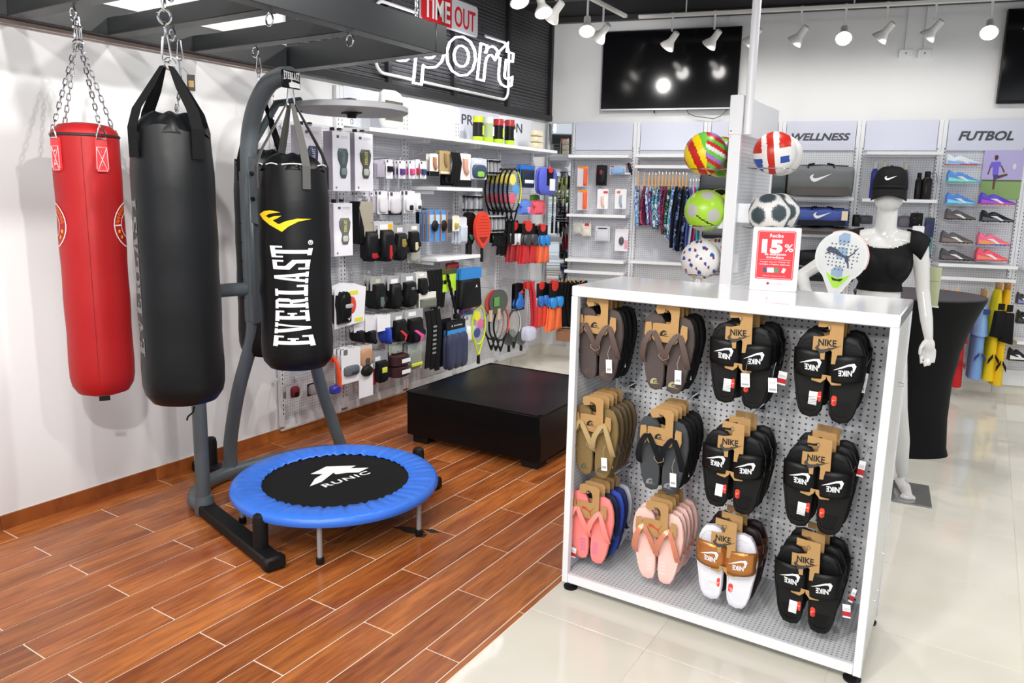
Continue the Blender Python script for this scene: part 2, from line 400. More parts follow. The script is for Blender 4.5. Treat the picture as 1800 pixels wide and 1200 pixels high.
cb=G().tube([(.18,.03,-.36),(.2,.03,-.4),(.27,.025,-.43),(.36,.02,-.44),(.44,.02,-.455),(.5,.02,-.43),(.55,.02,-.38),(.57,.03,-.355)],.004).obj('power_cable',M('cable_grey',(.15,.15,.15),.6),t)
G().box((-.12,.0,-.385),(.012,.02,.025)).obj('sensor',BLACK,t,smooth=False)
tv('black television cut by the right photo edge above the football shelves',BW(4.02+.45,2.905,.06),.98,.76,1,grey=False)
for u in (1.62,1.98): 
    pass
for px in (1592,1625):
    p=onB(px,94,.012)
    s=thing('wall_socket','small white socket box between the televisions, %s of the two'%('left' if px==1592 else 'right'),'wall socket',p,T)
    G().box((0,0,0),(.11,.03,.07),bev=.004).obj('box',WHITE,s); 
    G().box((-.005,.004,.23),(.016,.014,.4)).obj('cable_duct',WHITE,s,smooth=False)
    G().cyl((0,-.014,0),(0,-.018,0),.006,n=8).obj('socket_hole',BLACK,s)
for u in (1.72,1.86):
    s=thing('cable_duct','thin white cable duct rising from the large television, %s one'%('left' if u<1.8 else 'right'),'cable duct',BW(u-.12,3.3,.012),T)
    G().box((0,0,0),(.016,.014,.14)).obj('duct',WHITE,s,smooth=False)
# ------------------------------------------------------------ track lamps
LIT=M('lamp_lens_lit',(1,1,.98),.3,emit=30); LENS=M('lamp_lens',(1,.97,.9),.3,emit=8)
LW=M('lamp_white',(.82,.81,.78),.35)
def lamp(p,aim,lens,label,drop=.0):
    t=thing('track_lamp',label,'spotlight',p); 
    G().box((0,0,.215),(.03,.03,.03),bev=.004).obj('adapter',LW,t)
    G().tube([(0,0,.2),(0,0,.12),(0,.0,.075)],.009).obj('arm',LW,t)
    g=G(); q=V(aim).to_track_quat('-Z','Y').to_matrix().to_4x4(); g.mx=q
    g.lathe([(.02,.085),(.028,.08),(.03,0),(.034,-.01),(.058,-.05),(.064,-.062),(.066,-.07),(.06,-.072),(.001,-.066)],20)
    b=g.obj('housing',LW,t)
    g=G(); g.mx=q; g.lathe([(.001,-.0735),(.056,-.0735),(.056,-.0725),(.001,-.0725)],20); g.obj('lens',lens,t)
    g=G(); g.mx=q; g.tube([(.064*math.cos(a*PI/8),.064*math.sin(a*PI/8),-.071) for a in range(16)],.004,6,closed=True); g.obj('rim',LW,t)
    return t
tocam=lambda p,k=1,dz=0:(CAMP-V(p)).normalized()*k+V((0,0,dz))
ln=['first','second','third','fourth','fifth','sixth','seventh','eighth','ninth']
for i,u in enumerate(LAMPU):
    p=BW(u,3.04,.6); lit=i in (4,7)
    aim=tocam(p)+V((0,0,-.7)) if lit else -BT*.55+V((0,0,-.7))+BN*.35
    lamp(p,aim,LIT if lit else LENS,'white track lamp %s, %s from the left on the back-wall rail'%('shining at the camera' if lit else 'turned toward the wall',ln[i]))
for p,lit,lab in (((1.02,4.6,3.03),1,'lit white track lamp half cut by the top photo edge above the mesh panel'),((1.02,4.93,3.03),1,'lit white track lamp in front of the right part of the mesh panel'),((1.02,5.14,3.03),0,'white track lamp seen from its side at the mesh panel right edge'),((1.02,5.66,3.03),2,'white track lamp shining at the camera just left of the large television'),((1.02,5.95,3.03),0,'white track lamp half hidden behind the bright lamp left of the large television')):
    p=V(p); aim=(tocam(p,.75,-.8) if lit==2 else V((.35,-.2,-.8)) if lit else V((-.75,.25,-.62)))
    lamp(p,aim,LIT if lit else LENS,lab)
# ------------------------------------------------------------ wrapping print round a bag
def wrapped(name,polys,r,mat,parent,z0=0,e=.0012,cx=0,step=.015,prof=None):
    """flat outlines (x,z) laid round an upright cylinder of radius r as a thin film facing -y"""
    bm=bmesh.new()
    for p in polys:
        vs=[bm.verts.new((x,0,z)) for x,z in p]
        try: bm.faces.new(vs)
        except ValueError: pass
    xs=[v.co.x for v in bm.verts]; x=math.floor(min(xs)/step)*step
    while x<max(xs):
        bmesh.ops.bisect_plane(bm,geom=bm.verts[:]+bm.edges[:]+bm.faces[:],plane_co=(x,0,0),plane_no=(1,0,0)); x+=step
    bmesh.ops.triangulate(bm,faces=[f for f in bm.faces if len(f.verts)>4])
    for v in bm.verts:
        rr_=(prof(v.co.z+z0) if prof else r)+e
        s=max(-.999,min(.999,(v.co.x-cx)/rr_)); a=math.asin(s)
        v.co=V((rr_*math.sin(a),-rr_*math.cos(a),v.co.z+z0))
    bmesh.ops.recalc_face_normals(bm,faces=bm.faces)
    me=bpy.data.meshes.new(name); bm.to_mesh(me); bm.free(); me.materials.append(mat)
    return link(name,me,parent)
R4=lambda a,b,c,d:[(a,b),(c,b),(c,d),(a,d)]
SLAB={'E':[R4(0,0,.98,.12),R4(0,.88,.95,1),R4(.15,.12,.47,.88),R4(.47,.44,.62,.56),R4(.62,.36,.75,.64),R4(.82,.12,.98,.27),R4(.79,.74,.95,.88)],
'V':[R4(0,.91,.46,1),R4(.6,.91,1,1),[(.08,.91),(.4,.91),(.6,.25),(.55,0),(.42,0)],[(.9,.91),(.72,.91),(.6,.25),(.55,0),(.62,0)]],
'R':[R4(.12,.09,.44,.91),R4(0,0,.55,.09),R4(0,.91,.72,1),[(.72,1),(.92,.9),(.92,.6),(.78,.5),(.62,.5),(.62,.91),(.72,.91)],R4(.44,.48,.64,.56),[(.5,.48),(.8,.5),(.86,.1),(1,.09),(1,0),(.66,0)]],
'L':[R4(.15,.12,.47,.91),R4(0,.91,.62,1),R4(0,0,.98,.12),R4(.8,.12,.98,.34)],
'A':[[(.38,1),(.52,.8),(.32,.09),(.1,.09)],[(.38,1),(.66,1),(.92,.09),(.6,.09),(.5,.8)],R4(.27,.27,.68,.37),R4(0,0,.42,.09),R4(.54,0,1,.09)],
'S':[R4(.08,.88,.72,1),R4(.74,.7,.9,1),R4(.08,.6,.38,.88),[(.08,.62),(.38,.66),(.92,.46),(.92,.36),(.62,.36),(.08,.54)],R4(.62,.1,.92,.38),R4(.28,0,.92,.12),R4(.08,0,.24,.3)],
'T':[R4(.34,.1,.66,.88),R4(0,.88,1,1),R4(0,.7,.15,.88),R4(.85,.7,1,.88),R4(.2,0,.8,.1)]}
def slabword(word,L,Hh,warp=.5,gap=.12,vert=True,asym=1.0):
    n=len(word); out=[]; tot=n+(n-1)*gap
    for i,ch in enumerate(word):
        for p in SLAB[ch]:
            q=[]
            for x,y in p:
                s=(i*(1+gap)+x)/tot; k=1+warp*(2*s-1)**2
                t=(y-.5); t=t*Hh*(k if t<0 else 1+(k-1)*asym)
                q.append(((-t),(s-.5)*L) if vert else ((s-.5)*L,t))
            out.append(q)
    return out
# ------------------------------------------------------------ hanging hardware
def chain(pts,g,link_l=.034,wd=.011,r=.0028):
    pts=[V(p) for p in pts]; seg=[(a,b) for a,b in zip(pts,pts[1:])]; d=0; k=0; st=link_l*.78
    L=sum((b-a).length for a,b in seg); n=max(1,int(L/st))
    def at(s):
        for a,b in seg:
            l=(b-a).length
            if s<=l: return a+(b-a)*(s/l),(b-a).normalized()
            s-=l
        return seg[-1][1],(seg[-1][1]-seg[-1][0]).normalized()
    for i in range(n):
        c,t=at((i+.5)*L/n); x=t.cross(V((0,1,0)) if abs(t.y)<.9 else V((1,0,0))).normalized(); y=t.cross(x)
        w=x if i%2 else y
        P=[c+t*(link_l/2-wd/2)*sg+ (t*math.cos(a)*wd/2*1.0 + w*math.sin(a)*wd/2) for sg,a in ((1,0),(1,.9),(1,PI/2),(-1,PI/2),(-1,PI-.9),(-1,PI),(-1,PI+.9),(-1,-PI/2),(1,-PI/2),(1,-.9))]
        g.tube(P,r,6,closed=True)
def ring(g,c,rx,rz,r,ax=(1,0,0)):
    ax=V(ax); g.tube([V(c)+ax*math.cos(a*PI/8)*rx+V((0,0,1))*math.sin(a*PI/8)*rz for a in range(16)],r,6,closed=True)
def carabiner(g,top,l,ax=(1,0,0),w=.017,r=.004):
    ax=V(ax);t=V(top); P=[(0,0),(.4,-.04),(.55,-.12),(1,-.72),(.95,-.9),(.5,-.99),(0,-1),(-.5,-.99),(-.95,-.9),(-1,-.72),(-.55,-.12),(-.4,-.04)]
    g.tube([t+ax*x*w+V((0,0,1))*z*l for x,z in P],r,6,closed=True)
# ------------------------------------------------------------ beam rig over the boxing corner
BEAM=M('beam_black',(.016,.018,.02),.38,spec=.5)
rig=thing('beam_rig','black steel beam grid fixed high on the left wall above the punching bags','rig',(0,2.4,2.415))
def beam(a,b,w=.085,h=.147,name='beam'):
    a=V(a);b=V(b);d=b-a; g=G(); c=(a+b)/2; c.z+=h/2
    g.box(c,(d.length,w,h),Matrix.Rotation(math.atan2(d.y,d.x),3,'Z'),bev=.003); return g.obj(name,BEAM,rig)
beam((.045,-3.2,0),(.045,.98,0)); beam((1.28,-3.2,0),(1.28,.915,0))
for y in (-1.53,-1.05,-.58,-.12,.36): beam((.088,y,0),(1.237,y,0),h=.085)
beam((.0,1.04,0),(1.325,.96,0))
G().box((.012,-1.1,-.012),(.02,4.1,.022)).obj('wall_batten',M('batten',srgb('b9a8a0'),.6),rig,smooth=False)
for x in (.55,1.235):
    for y in (-.58,-.12,.36):
        g=G(); ring(g,(x,y,-.032),.022,.026,.004,(1,0,0)); g.cyl((x,y,-.008),(x,y,0),.009,n=8); g.obj('ring_bolt',CHROME,rig)
g=G(); chain([(1.25,.84,.15),(1.25,.84,1.0)],g,.04,.016,.004); sc_=g.obj('support_chain',CHROME,rig)
# ------------------------------------------------------------ punching bags
def facecam(p): return math.atan2(CAMP.y-p[1],CAMP.x-p[0])+PI/2
def bagprof(r,h,top=.04,bot=.07,taper=.0):
    P=[(.001,0),(r*.45,.004),(r*.8,.02),(r*.95,bot*.6),(r,bot)]
    n=14
    for i in range(1,n): 
        z=bot+(h-top-bot)*i/n; P.append((r*(1+.012*math.sin(i*1.7)-taper*i/n),z))
    P+=[(r*(1-taper),h-top)]
    return P
def lerpprof(P):
    def f(z):
        for (r0,z0),(r1,z1) in zip(P,P[1:]):
            if z0<=z<=z1: return r0+(r1-r0)*(z-z0)/max(1e-6,z1-z0)
        return P[-1][0]
    return f
# red bag
p=(.565,1.825,.725); red=thing('punching_bag','red leather punching bag hanging on four chains from the beam grid','punching bag',p,facecam(p))
REDL=M('red_leather',srgb('a00b11'),.52,bump=.12,bscale=14,spec=.5)
h=1.155; P=bagprof(.132,h,.03,.09,-.0); prf=lerpprof(P)
G().lathe(P+[(.132,h)],40).obj('body',REDL,red)
G().lathe([(.1325,h-.006),(.136,h-.003),(.136,h+.004),(.1325,h+.007)],40).obj('piping',M('dark_piping',(.03,.012,.012),.6),red)
G().lathe([(.131,h+.004),(.127,h+.02),(.1,h+.045),(.05,h+.055),(.001,h+.057)],40,cap=False).obj('top_cap',REDL,red)
g=G()
for a in (-.12,): g.tube([(prf(z)*1.002*math.sin(a),-prf(z)*1.002*math.cos(a),z) for z in [.08+i*(h-.09)/16 for i in range(17)]],.0012,4)
g.obj('seam',M('dark_seam',(.18,.01,.012),.7),red)
wrapped('bottom_patch',[R4(-.022,.0,.022,.022)],.13,BLACK,red,.0,prof=lambda z:.125)
STITCH=M('stitch_white',(.75,.6,.6),.8)
topz=h+.38
for i,a in enumerate((-.95,.42,2.19,-2.52)):
    s,c=math.sin(a),math.cos(a); rr_=.155
    m=Matrix.Rotation(a,4,'Z')
    g=G(); g.mx=m; g.prism([(-.024,h-.015),(.024,h-.015),(.027,h-.14),(.02,h-.152),(-.02,h-.152),(-.027,h-.14)],-.141,-.131); t_=g.obj('leather_tab',M('red_tab',srgb('d53a40'),.5),red)
    g=G(); g.mx=m
    for q in ([(-.021,h-.05),(.021,h-.05)],[(-.021,h-.05),(-.024,h-.14)],[(.021,h-.05),(.024,h-.14)],[(-.021,h-.05),(.02,h-.148)],[(.021,h-.05),(-.02,h-.148)],[(-.02,h-.148),(.02,h-.148)]):
        g.tube([(x,-.1415,z) for x,z in q],.0011,4)
    g.obj('stitching',STITCH,t_)
    for z in (h-.07,h-.125):
        g=G(); g.mx=m; g.ball((0,-.142,z),.005,8); g.obj('rivet',CHROME,t_)
    g=G(); g.mx=m; g.tube([(-.02,-.143,h-.015),(.02,-.143,h-.015),(.018,-.146,h+.005),(0.006,-.146,h+.035),(-.006,-.146,h+.035),(-.018,-.146,h+.005)],.0035,6,closed=True); g.obj('d_ring',CHROME,red)
    g=G(); chain([(s*.14,-c*.14,h+.03),(0.012*s,-.012*c,topz)],g,.032,.014,.003); g.obj('chain',CHROME,red)
g=G(); ring(g,(0,0,topz+.005),.018,.014,.005); g.cyl((-.004,0,topz+.015),(-.004,0,topz+.06),.005,n=6); g.cyl((.006,0,topz+.012),(.006,0,topz+.06),.004,n=6)
g.tube([(.016*math.cos(a*PI/6),.016*math.sin(a*PI/6),topz+.07) for a in range(12)],.005,6,closed=True)
ring(g,(0,0,topz+.085),.014,.022,.0045,(0,1,0)); carabiner(g,(0,0,1.655),.1,w=.013); g.obj('swivel',CHROME,red)
# emblem on the right and left flanks
for side,cx in ((1,.17),(-1,-.2)):
    pol=[];txtp=[]
    for ra,rb in ((.094,.1),(.052,.056)):
        for k in range(24):
            a0,a1=k*PI/12,(k+1)*PI/12
            pol.append([(rb*math.cos(a0),rb*math.sin(a0)),(rb*math.cos(a1),rb*math.sin(a1)),(ra*math.cos(a1),ra*math.sin(a1)),(ra*math.cos(a0),ra*math.sin(a0))])
    pol.append(R4(-.1,-.003,-.055,.003))
    def ringwrap(name,polys,mat):
        bm=bmesh.new()
        for q in polys:
            vs=[bm.verts.new((x,0,z)) for x,z in q]; bm.faces.new(vs)
        for v in bm.verts:
            a=(v.co.x+(.19 if side>0 else -.205))/.134; v.co=V((.1345*math.sin(a),-.1345*math.cos(a),v.co.z+.775))
        me=bpy.data.meshes.new(name); bm.to_mesh(me); bm.free(); me.materials.append(mat); link(name,me,red)
    ringwrap('emblem_ring',pol,STITCH)
    q=[]
    sg=-1 if side>0 else 1
    for k in range(6):
        a=PI-.2-.22*k if side>0 else .2+.22*k
        cxx,cyy=.075*math.cos(a),.075*math.sin(a); u=V((math.cos(a),math.sin(a))); w=V((-u.y,u.x))
        for x0,y0,x1,y1 in ((-.007,-.012,-.003,.012),(-.007,.008,.007,.012),(.003,0,.007,.012),(-.007,-.002,.007,.002)):
            q.append([(cxx+w.x*x+u.x*y,cyy+w.y*x+u.y*y) for x,y in ((x0,y0),(x1,y0),(x1,y1),(x0,y1))])
    ringwrap('emblem_letters',q,M('emblem_orange',srgb('d9601c'),.6))
    q=[]
    for a in (PI+.35,PI+.75) if side>0 else (-.35,-.75):
        cxx,cyy=.075*math.cos(a),.075*math.sin(a)
        q.append([(cxx+(.012 if j%2==0 else .005)*math.sin(j*PI/5),cyy+(.012 if j%2==0 else .005)*math.cos(j*PI/5)) for j in range(10)])
    ringwrap('emblem_star',q,M('emblem_yellow',srgb('e8b02a'),.6))
# the three black bags
VIN=M('black_vinyl',(.0035,.004,.005),.42,bump=.15,bscale=9,spec=.3); STRAP=M('black_webbing',(.004,.004,.0045),.8,spec=.2)
STRAPG=M('grey_webbing',srgb('4a4a48'),.7)
def strapbag(p,r,h,apex,label,rot,strapm,a0=0.4,cap_s=1,sp=.11,white_edge=False,sw=.02):
    t=thing('punching_bag',label,'punching bag',p,rot)
    P=bagprof(r,h,.02,.09,.03)
    g=G(); n=48; rings=[]
    for (rr_,z) in P+[(r*.97,h)]:
        f=max(0,(z-h+.22)/.22)
        rings.append([g.v(((rr_*(1-.03*f*(1+math.cos(5*a)) -.04*f*f))*math.sin(a),-(rr_*(1-.03*f*(1+math.cos(5*a))-.04*f*f))*math.cos(a),z+(.012*f*math.cos(4*a+1) if z>h-.05 else 0))) for a in [2*PI*k/n for k in range(n)]])
    for A,B in zip(rings,rings[1:]):
        for k in range(n): g._f([A[k],A[(k+1)%n],B[(k+1)%n],B[k]])
    g._f(rings[0][::-1]); b=g.obj('body',VIN,t,ang=60)
    g=G(); rings=[]
    for s,z in ((.9,h-.02),(.86,h+.0),(.7,h+.035),(.45,h+.06),(.35,h+.058),(.02,h+.05)):
        rings.append([g.v((r*s*(1+.05*math.cos(6*a))*math.sin(a),-r*s*(1+.05*math.cos(6*a))*math.cos(a),z+.006*math.cos(7*a))) for a in [2*PI*k/n for k in range(n)]])
    for A,B in zip(rings,rings[1:]):
        for k in range(n): g._f([A[k],A[(k+1)%n],B[(k+1)%n],B[k]])
    g._f(rings[-1]); g.obj('top_cover',VIN,t)
    if white_edge:
        for a1,a2 in ((-1.35,-.95),(-.8,-.42),(-.3,.35),(.75,1.2),(1.9,2.6),(3.0,3.9)):
            G().tube([(r*.965*math.sin(a),-r*.965*math.cos(a),h+.004+.006*math.sin((a-a1)/(a2-a1)*PI)) for a in [a1+(a2-a1)*k/8 for k in range(9)]],.0028,4).obj('white_lining',PAPER,t)
    for k in range(4):
        a=a0+k*PI/2; s,c=math.sin(a),math.cos(a)
        g=G(); x=V((c,s,0)); top=V((.02*s,-.02*c,apex)); q=[]
        pts=[(V((r*1.005*s,-r*1.005*c,h-.11)),1.0),(V((r*1.01*s,-r*1.01*c,h-.0)),1.0),(V((r*.86*s,-r*.86*c,h+.07)),1.0),(V((r*.5*s,-r*.5*c,(h+.06+apex)/2)),.9),(top,.42)]
        for pp,k2 in pts: q.append((g.v(pp-x*sw*k2),g.v(pp+x*sw*k2),g.v(pp+x*sw*k2+V((s,-c,0))*.004),g.v(pp-x*sw*k2+V((s,-c,0))*.004)))
        for A,B in zip(q,q[1:]):
            for i in range(4): g._f([A[i],A[(i+1)%4],B[(i+1)%4],B[i]])
        g._f(list(q[0])); g._f(list(q[-1])); g.obj('strap',strapm,t,smooth=False)
    return t,P
p=(1.225,1.795,.80); blk,P=strapbag(p,.155,1.085,1.32,'large plain black punching bag hanging nearest the camera beside the red one',facecam(p),STRAP,.62,sw=.026)
g=G(); carabiner(g,(0,0,1.435),.1,w=.016,r=.0045); ring(g,(0.01,0,1.33),.02,.022,.004,(1,0,0)); ring(g,(0,0,1.455),.013,.022,.005,(0,1,0)); ring(g,(0,0,1.5),.022,.026,.006); ring(g,(0,0,1.565),.014,.045,.005,(.3,1,0)); g.obj('carabiner',CHROME,blk)
g=G(); ring(g,(0,0,1.6),.02,.02,.005); g.cyl((0,0,1.6),(0,0,1.62),.008,n=8); g.obj('eye_bolt',CHROME,blk)
g=G(); g.tube([(.03,-.1,.01),(.025,-.11,-.01),(.005,-.115,-.025),(.0,-.115,-.04)],.004,6); g.obj('draw_cord',STRAP,blk)
FADE=M('faded_print',srgb('6a6a6a'),.6)
wrapped('faded_lettering',slabword('EVERLAST',.62,.02,.2),.155,FADE,blk,.53,cx=.146,step=.008,prof=lerpprof(P))
LOGO=[[(755,540),(800,507),(860,497),(960,513),(900,523),(850,532),(820,552),(800,560)],[(755,540),(800,560),(822,556),(855,580),(940,632),(1010,600),(1030,655),(968,706),(850,640),(790,590)],[(855,580),(850,572),(900,553),(970,547),(930,573),(888,592),(890,600)],[(1010,600),(1120,574),(1258,577),(1130,602),(1030,655)]]
def elogo(s,cx,cy): return [[((x-cx)*s,-(y-cy)*s) for x,y in q] for q in LOGO]
YEL=M('print_yellow',srgb('f0c419'),.5)
p=(.935,2.65,.745); ev,P=strapbag(p,.18,1.04,1.345,'black punching bag with white vertical lettering and yellow emblem on the curved stand',facecam(p),STRAPG,.35,white_edge=True,sw=.02)
wrapped('yellow_emblem',elogo(.000488,1090,600),.18,YEL,ev,.775,prof=lerpprof(P))
wrapped('white_lettering',[[(x-.022,z) for x,z in q] for q in slabword('EVERLAST',.50,.155,.42,asym=.6)],.18,PAPER,ev,.405,prof=lerpprof(P))
g=[]
for k in range(14):
    a0,a1=k*PI/7,(k+1)*PI/7; g.append([(.012*math.cos(a0),.012*math.sin(a0)),(.012*math.cos(a1),.012*math.sin(a1)),(.0095*math.cos(a1),.0095*math.sin(a1)),(.0095*math.cos(a0),.0095*math.sin(a0))])
g+= [R4(-.005,-.007,-.002,.007),R4(-.002,.004,.004,.007),R4(.002,0,.005,.005),R4(-.002,-.001,.003,.002),[(0,0),(.003,0),(.006,-.007),(.003,-.007)]]
wrapped('registered_mark',[[(x+.075,z) for x,z in q] for q in g],.18,PAPER,ev,.672,prof=lerpprof(P))
g=G(); carabiner(g,(0,0,1.435),.1,w=.017,r=.005); ring(g,(0,0,1.445),.008,.014,.004,(0,1,0)); g.cyl((0,0,1.45),(0,0,1.475),.012,n=10); g.obj('carabiner',CHROME,ev)
# two wall-side bags mostly hidden behind the others
p=(.547,2.78,.74); b4,P=strapbag(p,.155,1.08,1.43,'black punching bag with yellow lettering, mostly hidden behind the curved stand',facecam(p),STRAP,.8)
wrapped('yellow_lettering',slabword('EVERLAST',.3,.05,.2),.155,YEL,b4,.75,cx=-.09,prof=lerpprof(P))
g=G(); chain([(0,0,1.43),(0,0,1.55)],g); carabiner(g,(0,0,1.63),.09,w=.013); g.obj('carabiner',CHROME,b4)
p=(.547,2.315,.9); b5=thing('punching_bag','short black punching bag on chains hidden behind the large black one','punching bag',p,facecam(p))
G().lathe(bagprof(.12,.85,.03,.07)+[(.12,.85),(.06,.87),(.001,.87)],32).obj('body',VIN,b5)
g=G()
for k in range(4):
    a=.7+k*PI/2; chain([(.12*math.sin(a),-.12*math.cos(a),.85),(0,0,1.27)],g)
g.obj('chain',CHROME,b5)
g=G(); g.cyl((0,0,1.27),(0,0,1.37),.006,n=6); carabiner(g,(0,0,1.47),.1,w=.013); g.obj('carabiner',CHROME,b5)
hg=G().box((.045,-.02,1.27),(.035,.003,.075),bev=.001).obj('hang_tag',BLACK,b5); G().box((.045,-.0225,1.265),(.024,.001,.03)).obj('gold_print',M('gold',srgb('b58a2c'),.4),hg,smooth=False)
g=G(); g.tube([(.045,-.02,1.3),(.01,-.01,1.34)],.001,4); g.obj('tag_string',BLACK,b5)
# ------------------------------------------------------------ bag stand
STG=M('stand_grey',srgb('50575c'),.35,.0); RUB=M('stand_rubber',(.006,.006,.0065),.55,spec=.3)
st=thing('bag_stand','grey curved steel punching bag stand with weight pins on its feet','bag stand',(.5,2.65,0))
def bez(pts,n=8):
    out=[]; P=[V(p) for p in pts]; P=[P[0]]+P+[P[-1]]
    for i in range(1,len(P)-2):
        for k in range(n):
            t=k/n; a,b,c,d=P[i-1:i+3]
            out.append(.5*((2*b)+(-a+c)*t+(2*a-5*b+4*c-d)*t*t+(-a+3*b-3*c+d)*t**3))
    return out+[P[-2]]
G().tube(bez([(-.16,0,.05),(-.15,0,.24),(-.06,0,.55),(.07,0,.85),(.095,0,1.0)]),.042,14,rz=.8).obj('lower_mast',STG,st)
G().tube(bez([(.095,0,.97),(.098,0,1.3),(.1,0,1.72),(.115,0,1.93),(.17,0,2.08),(.27,0,2.19),(.38,0,2.225),(.44,0,2.222)]),.045,16).obj('upper_mast',STG,st)
G().box((.1,0,1.36),(.098,.07,.82),bev=.012).obj('mast_sleeve',STG,st)
g=G().prism([(.13,1.5),(.24,1.48),(.24,1.7),(.2,1.82),(.13,1.84)],-.03,.03); g.obj('gusset_plate',STG,st)
g=G()
for z in (1.62,1.75): g.cyl((.17,-.034,z),(.17,-.046,z),.011,n=8)
for z in (1.05,1.15,1.25,1.35,1.45): g.cyl((.1,-.034,z),(.1,-.042,z),.005,n=8); g.cyl((.06,-.034,z+.04),(.06,-.042,z+.04),.005,n=8)
g.cyl((.1,.03,1.14),(.1,.06,1.14),.018,n=10); q_=g.obj('bolt',RUB,st); q_['kind']='stuff'
G().tube(bez([(.08,-.04,1.14),(.06,-.22,1.14),(.08,-.33,1.1),(.11,-.375,.95),(.12,-.38,.5),(.125,-.385,.06)]),.036,12).obj('leg',STG,st)
G().tube(bez([(.08,.04,1.14),(.06,.22,1.14),(.08,.33,1.08),(.1,.38,.9),(.12,.44,.54),(.125,.62,.04)]),.036,12).obj('leg',STG,st)
G().tube(bez([(.14,-.4,.045),(.03,-.37,.045),(-.1,-.23,.045),(-.15,-.02,.045),(-.1,.3,.045),(.02,.56,.045),(.14,.62,.045)]),.04,12,rz=1).obj('base_tube',STG,st)
def foot(a,b,pin):
    a=V(a);b=V(b);d=b-a; rt=math.atan2(d.y,d.x)
    g=G(); g.box((a+b)/2+V((0,0,.034)),(d.length,.085,.056),Matrix.Rotation(rt,3,'Z'),bev=.008); f=g.obj('foot',RUB,st)
    g=G(); g.box(b+V((0,0,.036)),(.05,.1,.066),Matrix.Rotation(rt,3,'Z'),bev=.012); g.obj('end_cap',RUB,f)
    g=G(); q=a.lerp(b,pin)+V((0,0,.06)); g.lathe([(.033,0),(.034,.13),(.03,.155),(.018,.165),(.001,.167)],16,q); g.obj('weight_pin',RUB,st)
    g=G(); q=a+V((0,0,.05)); g.lathe([(.05,-.045),(.052,.0),(.045,.03),(.04,.05),(.001,.05)],14,q); g.obj('joint_collar',STG,f)
foot((.14,-.39,0),(.90,-.585,0),.84); foot((.14,.6,0),(.91,.55,0),.84); foot((-.17,0,0),(-.42,-.02,0),.6)
lb=G().box((.44,0,2.205),(.012,.115,.085),bev=.004).obj('end_label',BLACK,st); 
lb.rotation_euler=(0,0,0)
bm=bmesh.new()
for q in slabword('EVERLAST',.1,.032,.35,vert=False):
    vs=[bm.verts.new((.4475,x,2.222+z)) for x,z in q]; bm.faces.new(vs)
vs=[bm.verts.new((.4475,x,2.186+z)) for x,z in ((-.02,.0),(.0,.01),(.05,.004),(.05,-.018),(-.015,-.018))]; bm.faces.new(vs)
me=bpy.data.meshes.new('label_lettering'); bm.to_mesh(me); bm.free(); me.materials.append(PAPER); link('label_lettering',me,lb)
# speed-bag platform
G().tube([(.1,.03,1.9),(.1,.2,2.13),(.12,.35,2.16)],.02,8).obj('platform_arm',STG,st)
dp=G().lathe([(.001,0),(.31,0),(.315,.004),(.315,.03),(.31,.034),(.001,.034)],48,(.34,.52,2.105)).obj('speed_bag_platform',M('platform_grey',srgb('8b8c90'),.4),st)
g=G(); g.lathe([(.05,-.004),(.03,-.012),(.025,-.03),(.001,-.03)],12,(.34,.52,2.105)); g.box((.34,.52,2.102),(.12,.04,.006)); g.obj('swivel_mount',RUB,dp)
g=G(); ring(g,(.34,.52,2.055),.01,.013,.002); g.obj('hook_ring',CHROME,dp)
g=G(); g.box((.2,.42,2.15),(.5,.05,.03)); g.box((.3,.62,2.15),(.4,.04,.03)); g.cyl((.1,.35,2.17),(.1,.35,2.1),.02,n=8); g.obj('platform_bracket',STG,dp)
# ------------------------------------------------------------ trampoline
tp=(1.25,2.60); tr=thing('mini_trampoline','round mini trampoline with a blue pad and black mat beside the stand','trampoline',(*tp,0),facecam(tp))
BLUE=M('blue_pad',srgb('3570d6'),.32,spec=.5)
g=G(); n=240; R_=.515
def padr(k,s):
    return 0
rings=[]
for j,(r,z) in enumerate(((.365,.222),(.372,.231),(.42,.236),(.47,.238),(.5,.234),(.513,.222),(.517,.205),(.51,.19))):
    row=[]
    for k in range(n):
        a=2*PI*k/n; amp=(.0055 if j<2 else .005 if j==2 else .003 if j==3 else .001 if j==4 else 0)
        w=math.sin(k*PI*2/5.0)*.6+math.sin(k*1.93+2)*.4+math.sin(k*.71)*.3
        row.append(g.v(((r+(.002*math.sin(k*2.1) if j==0 else 0))*math.cos(a),r*math.sin(a),z+amp*w)))
    rings.append(row)
for A,B in zip(rings,rings[1:]):
    for k in range(n): g._f([A[k],A[(k+1)%n],B[(k+1)%n],B[k]])
g.obj('pad',BLUE,tr,ang=60)
G().lathe([(.001,.214),(.39,.214),(.39,.218),(.001,.218)],64).obj('mat',M('mat_black',(.006,.006,.0065),.75,spec=.25),tr)
G().tube([(.49*math.cos(a*PI/32),.49*math.sin(a*PI/32),.205) for a in range(64)],.014,8,closed=True).obj('frame_ring',M('tube_grey',srgb('9a9ca0'),.35,.3),tr)
ro=facecam(tp)
for deg in (12,-54,-140,75,135):
    a=math.radians(deg)-ro; x,y=.47*math.cos(a),.47*math.sin(a)
    lg=G().cyl((x,y,.015),(x,y,.2),.0125,n=12).obj('leg',M('tube_grey'),tr)
    G().lathe([(.017,0),(.019,.004),(.018,.03),(.0145,.034),(.001,.034)],12,(x,y,0)).obj('rubber_tip',RUB,lg)
def film(name,polys,mat,parent,z,mx=None):
    bm=bmesh.new()
    for q in polys:
        vs=[bm.verts.new((x,y,z)) for x,y in q]; bm.faces.new(vs)
    bmesh.ops.recalc_face_normals(bm,faces=bm.faces)
    me=bpy.data.meshes.new(name); bm.to_mesh(me); bm.free(); me.materials.append(mat); return link(name,me,parent)
inv=Matrix.Rotation(-ro,4,'Z')
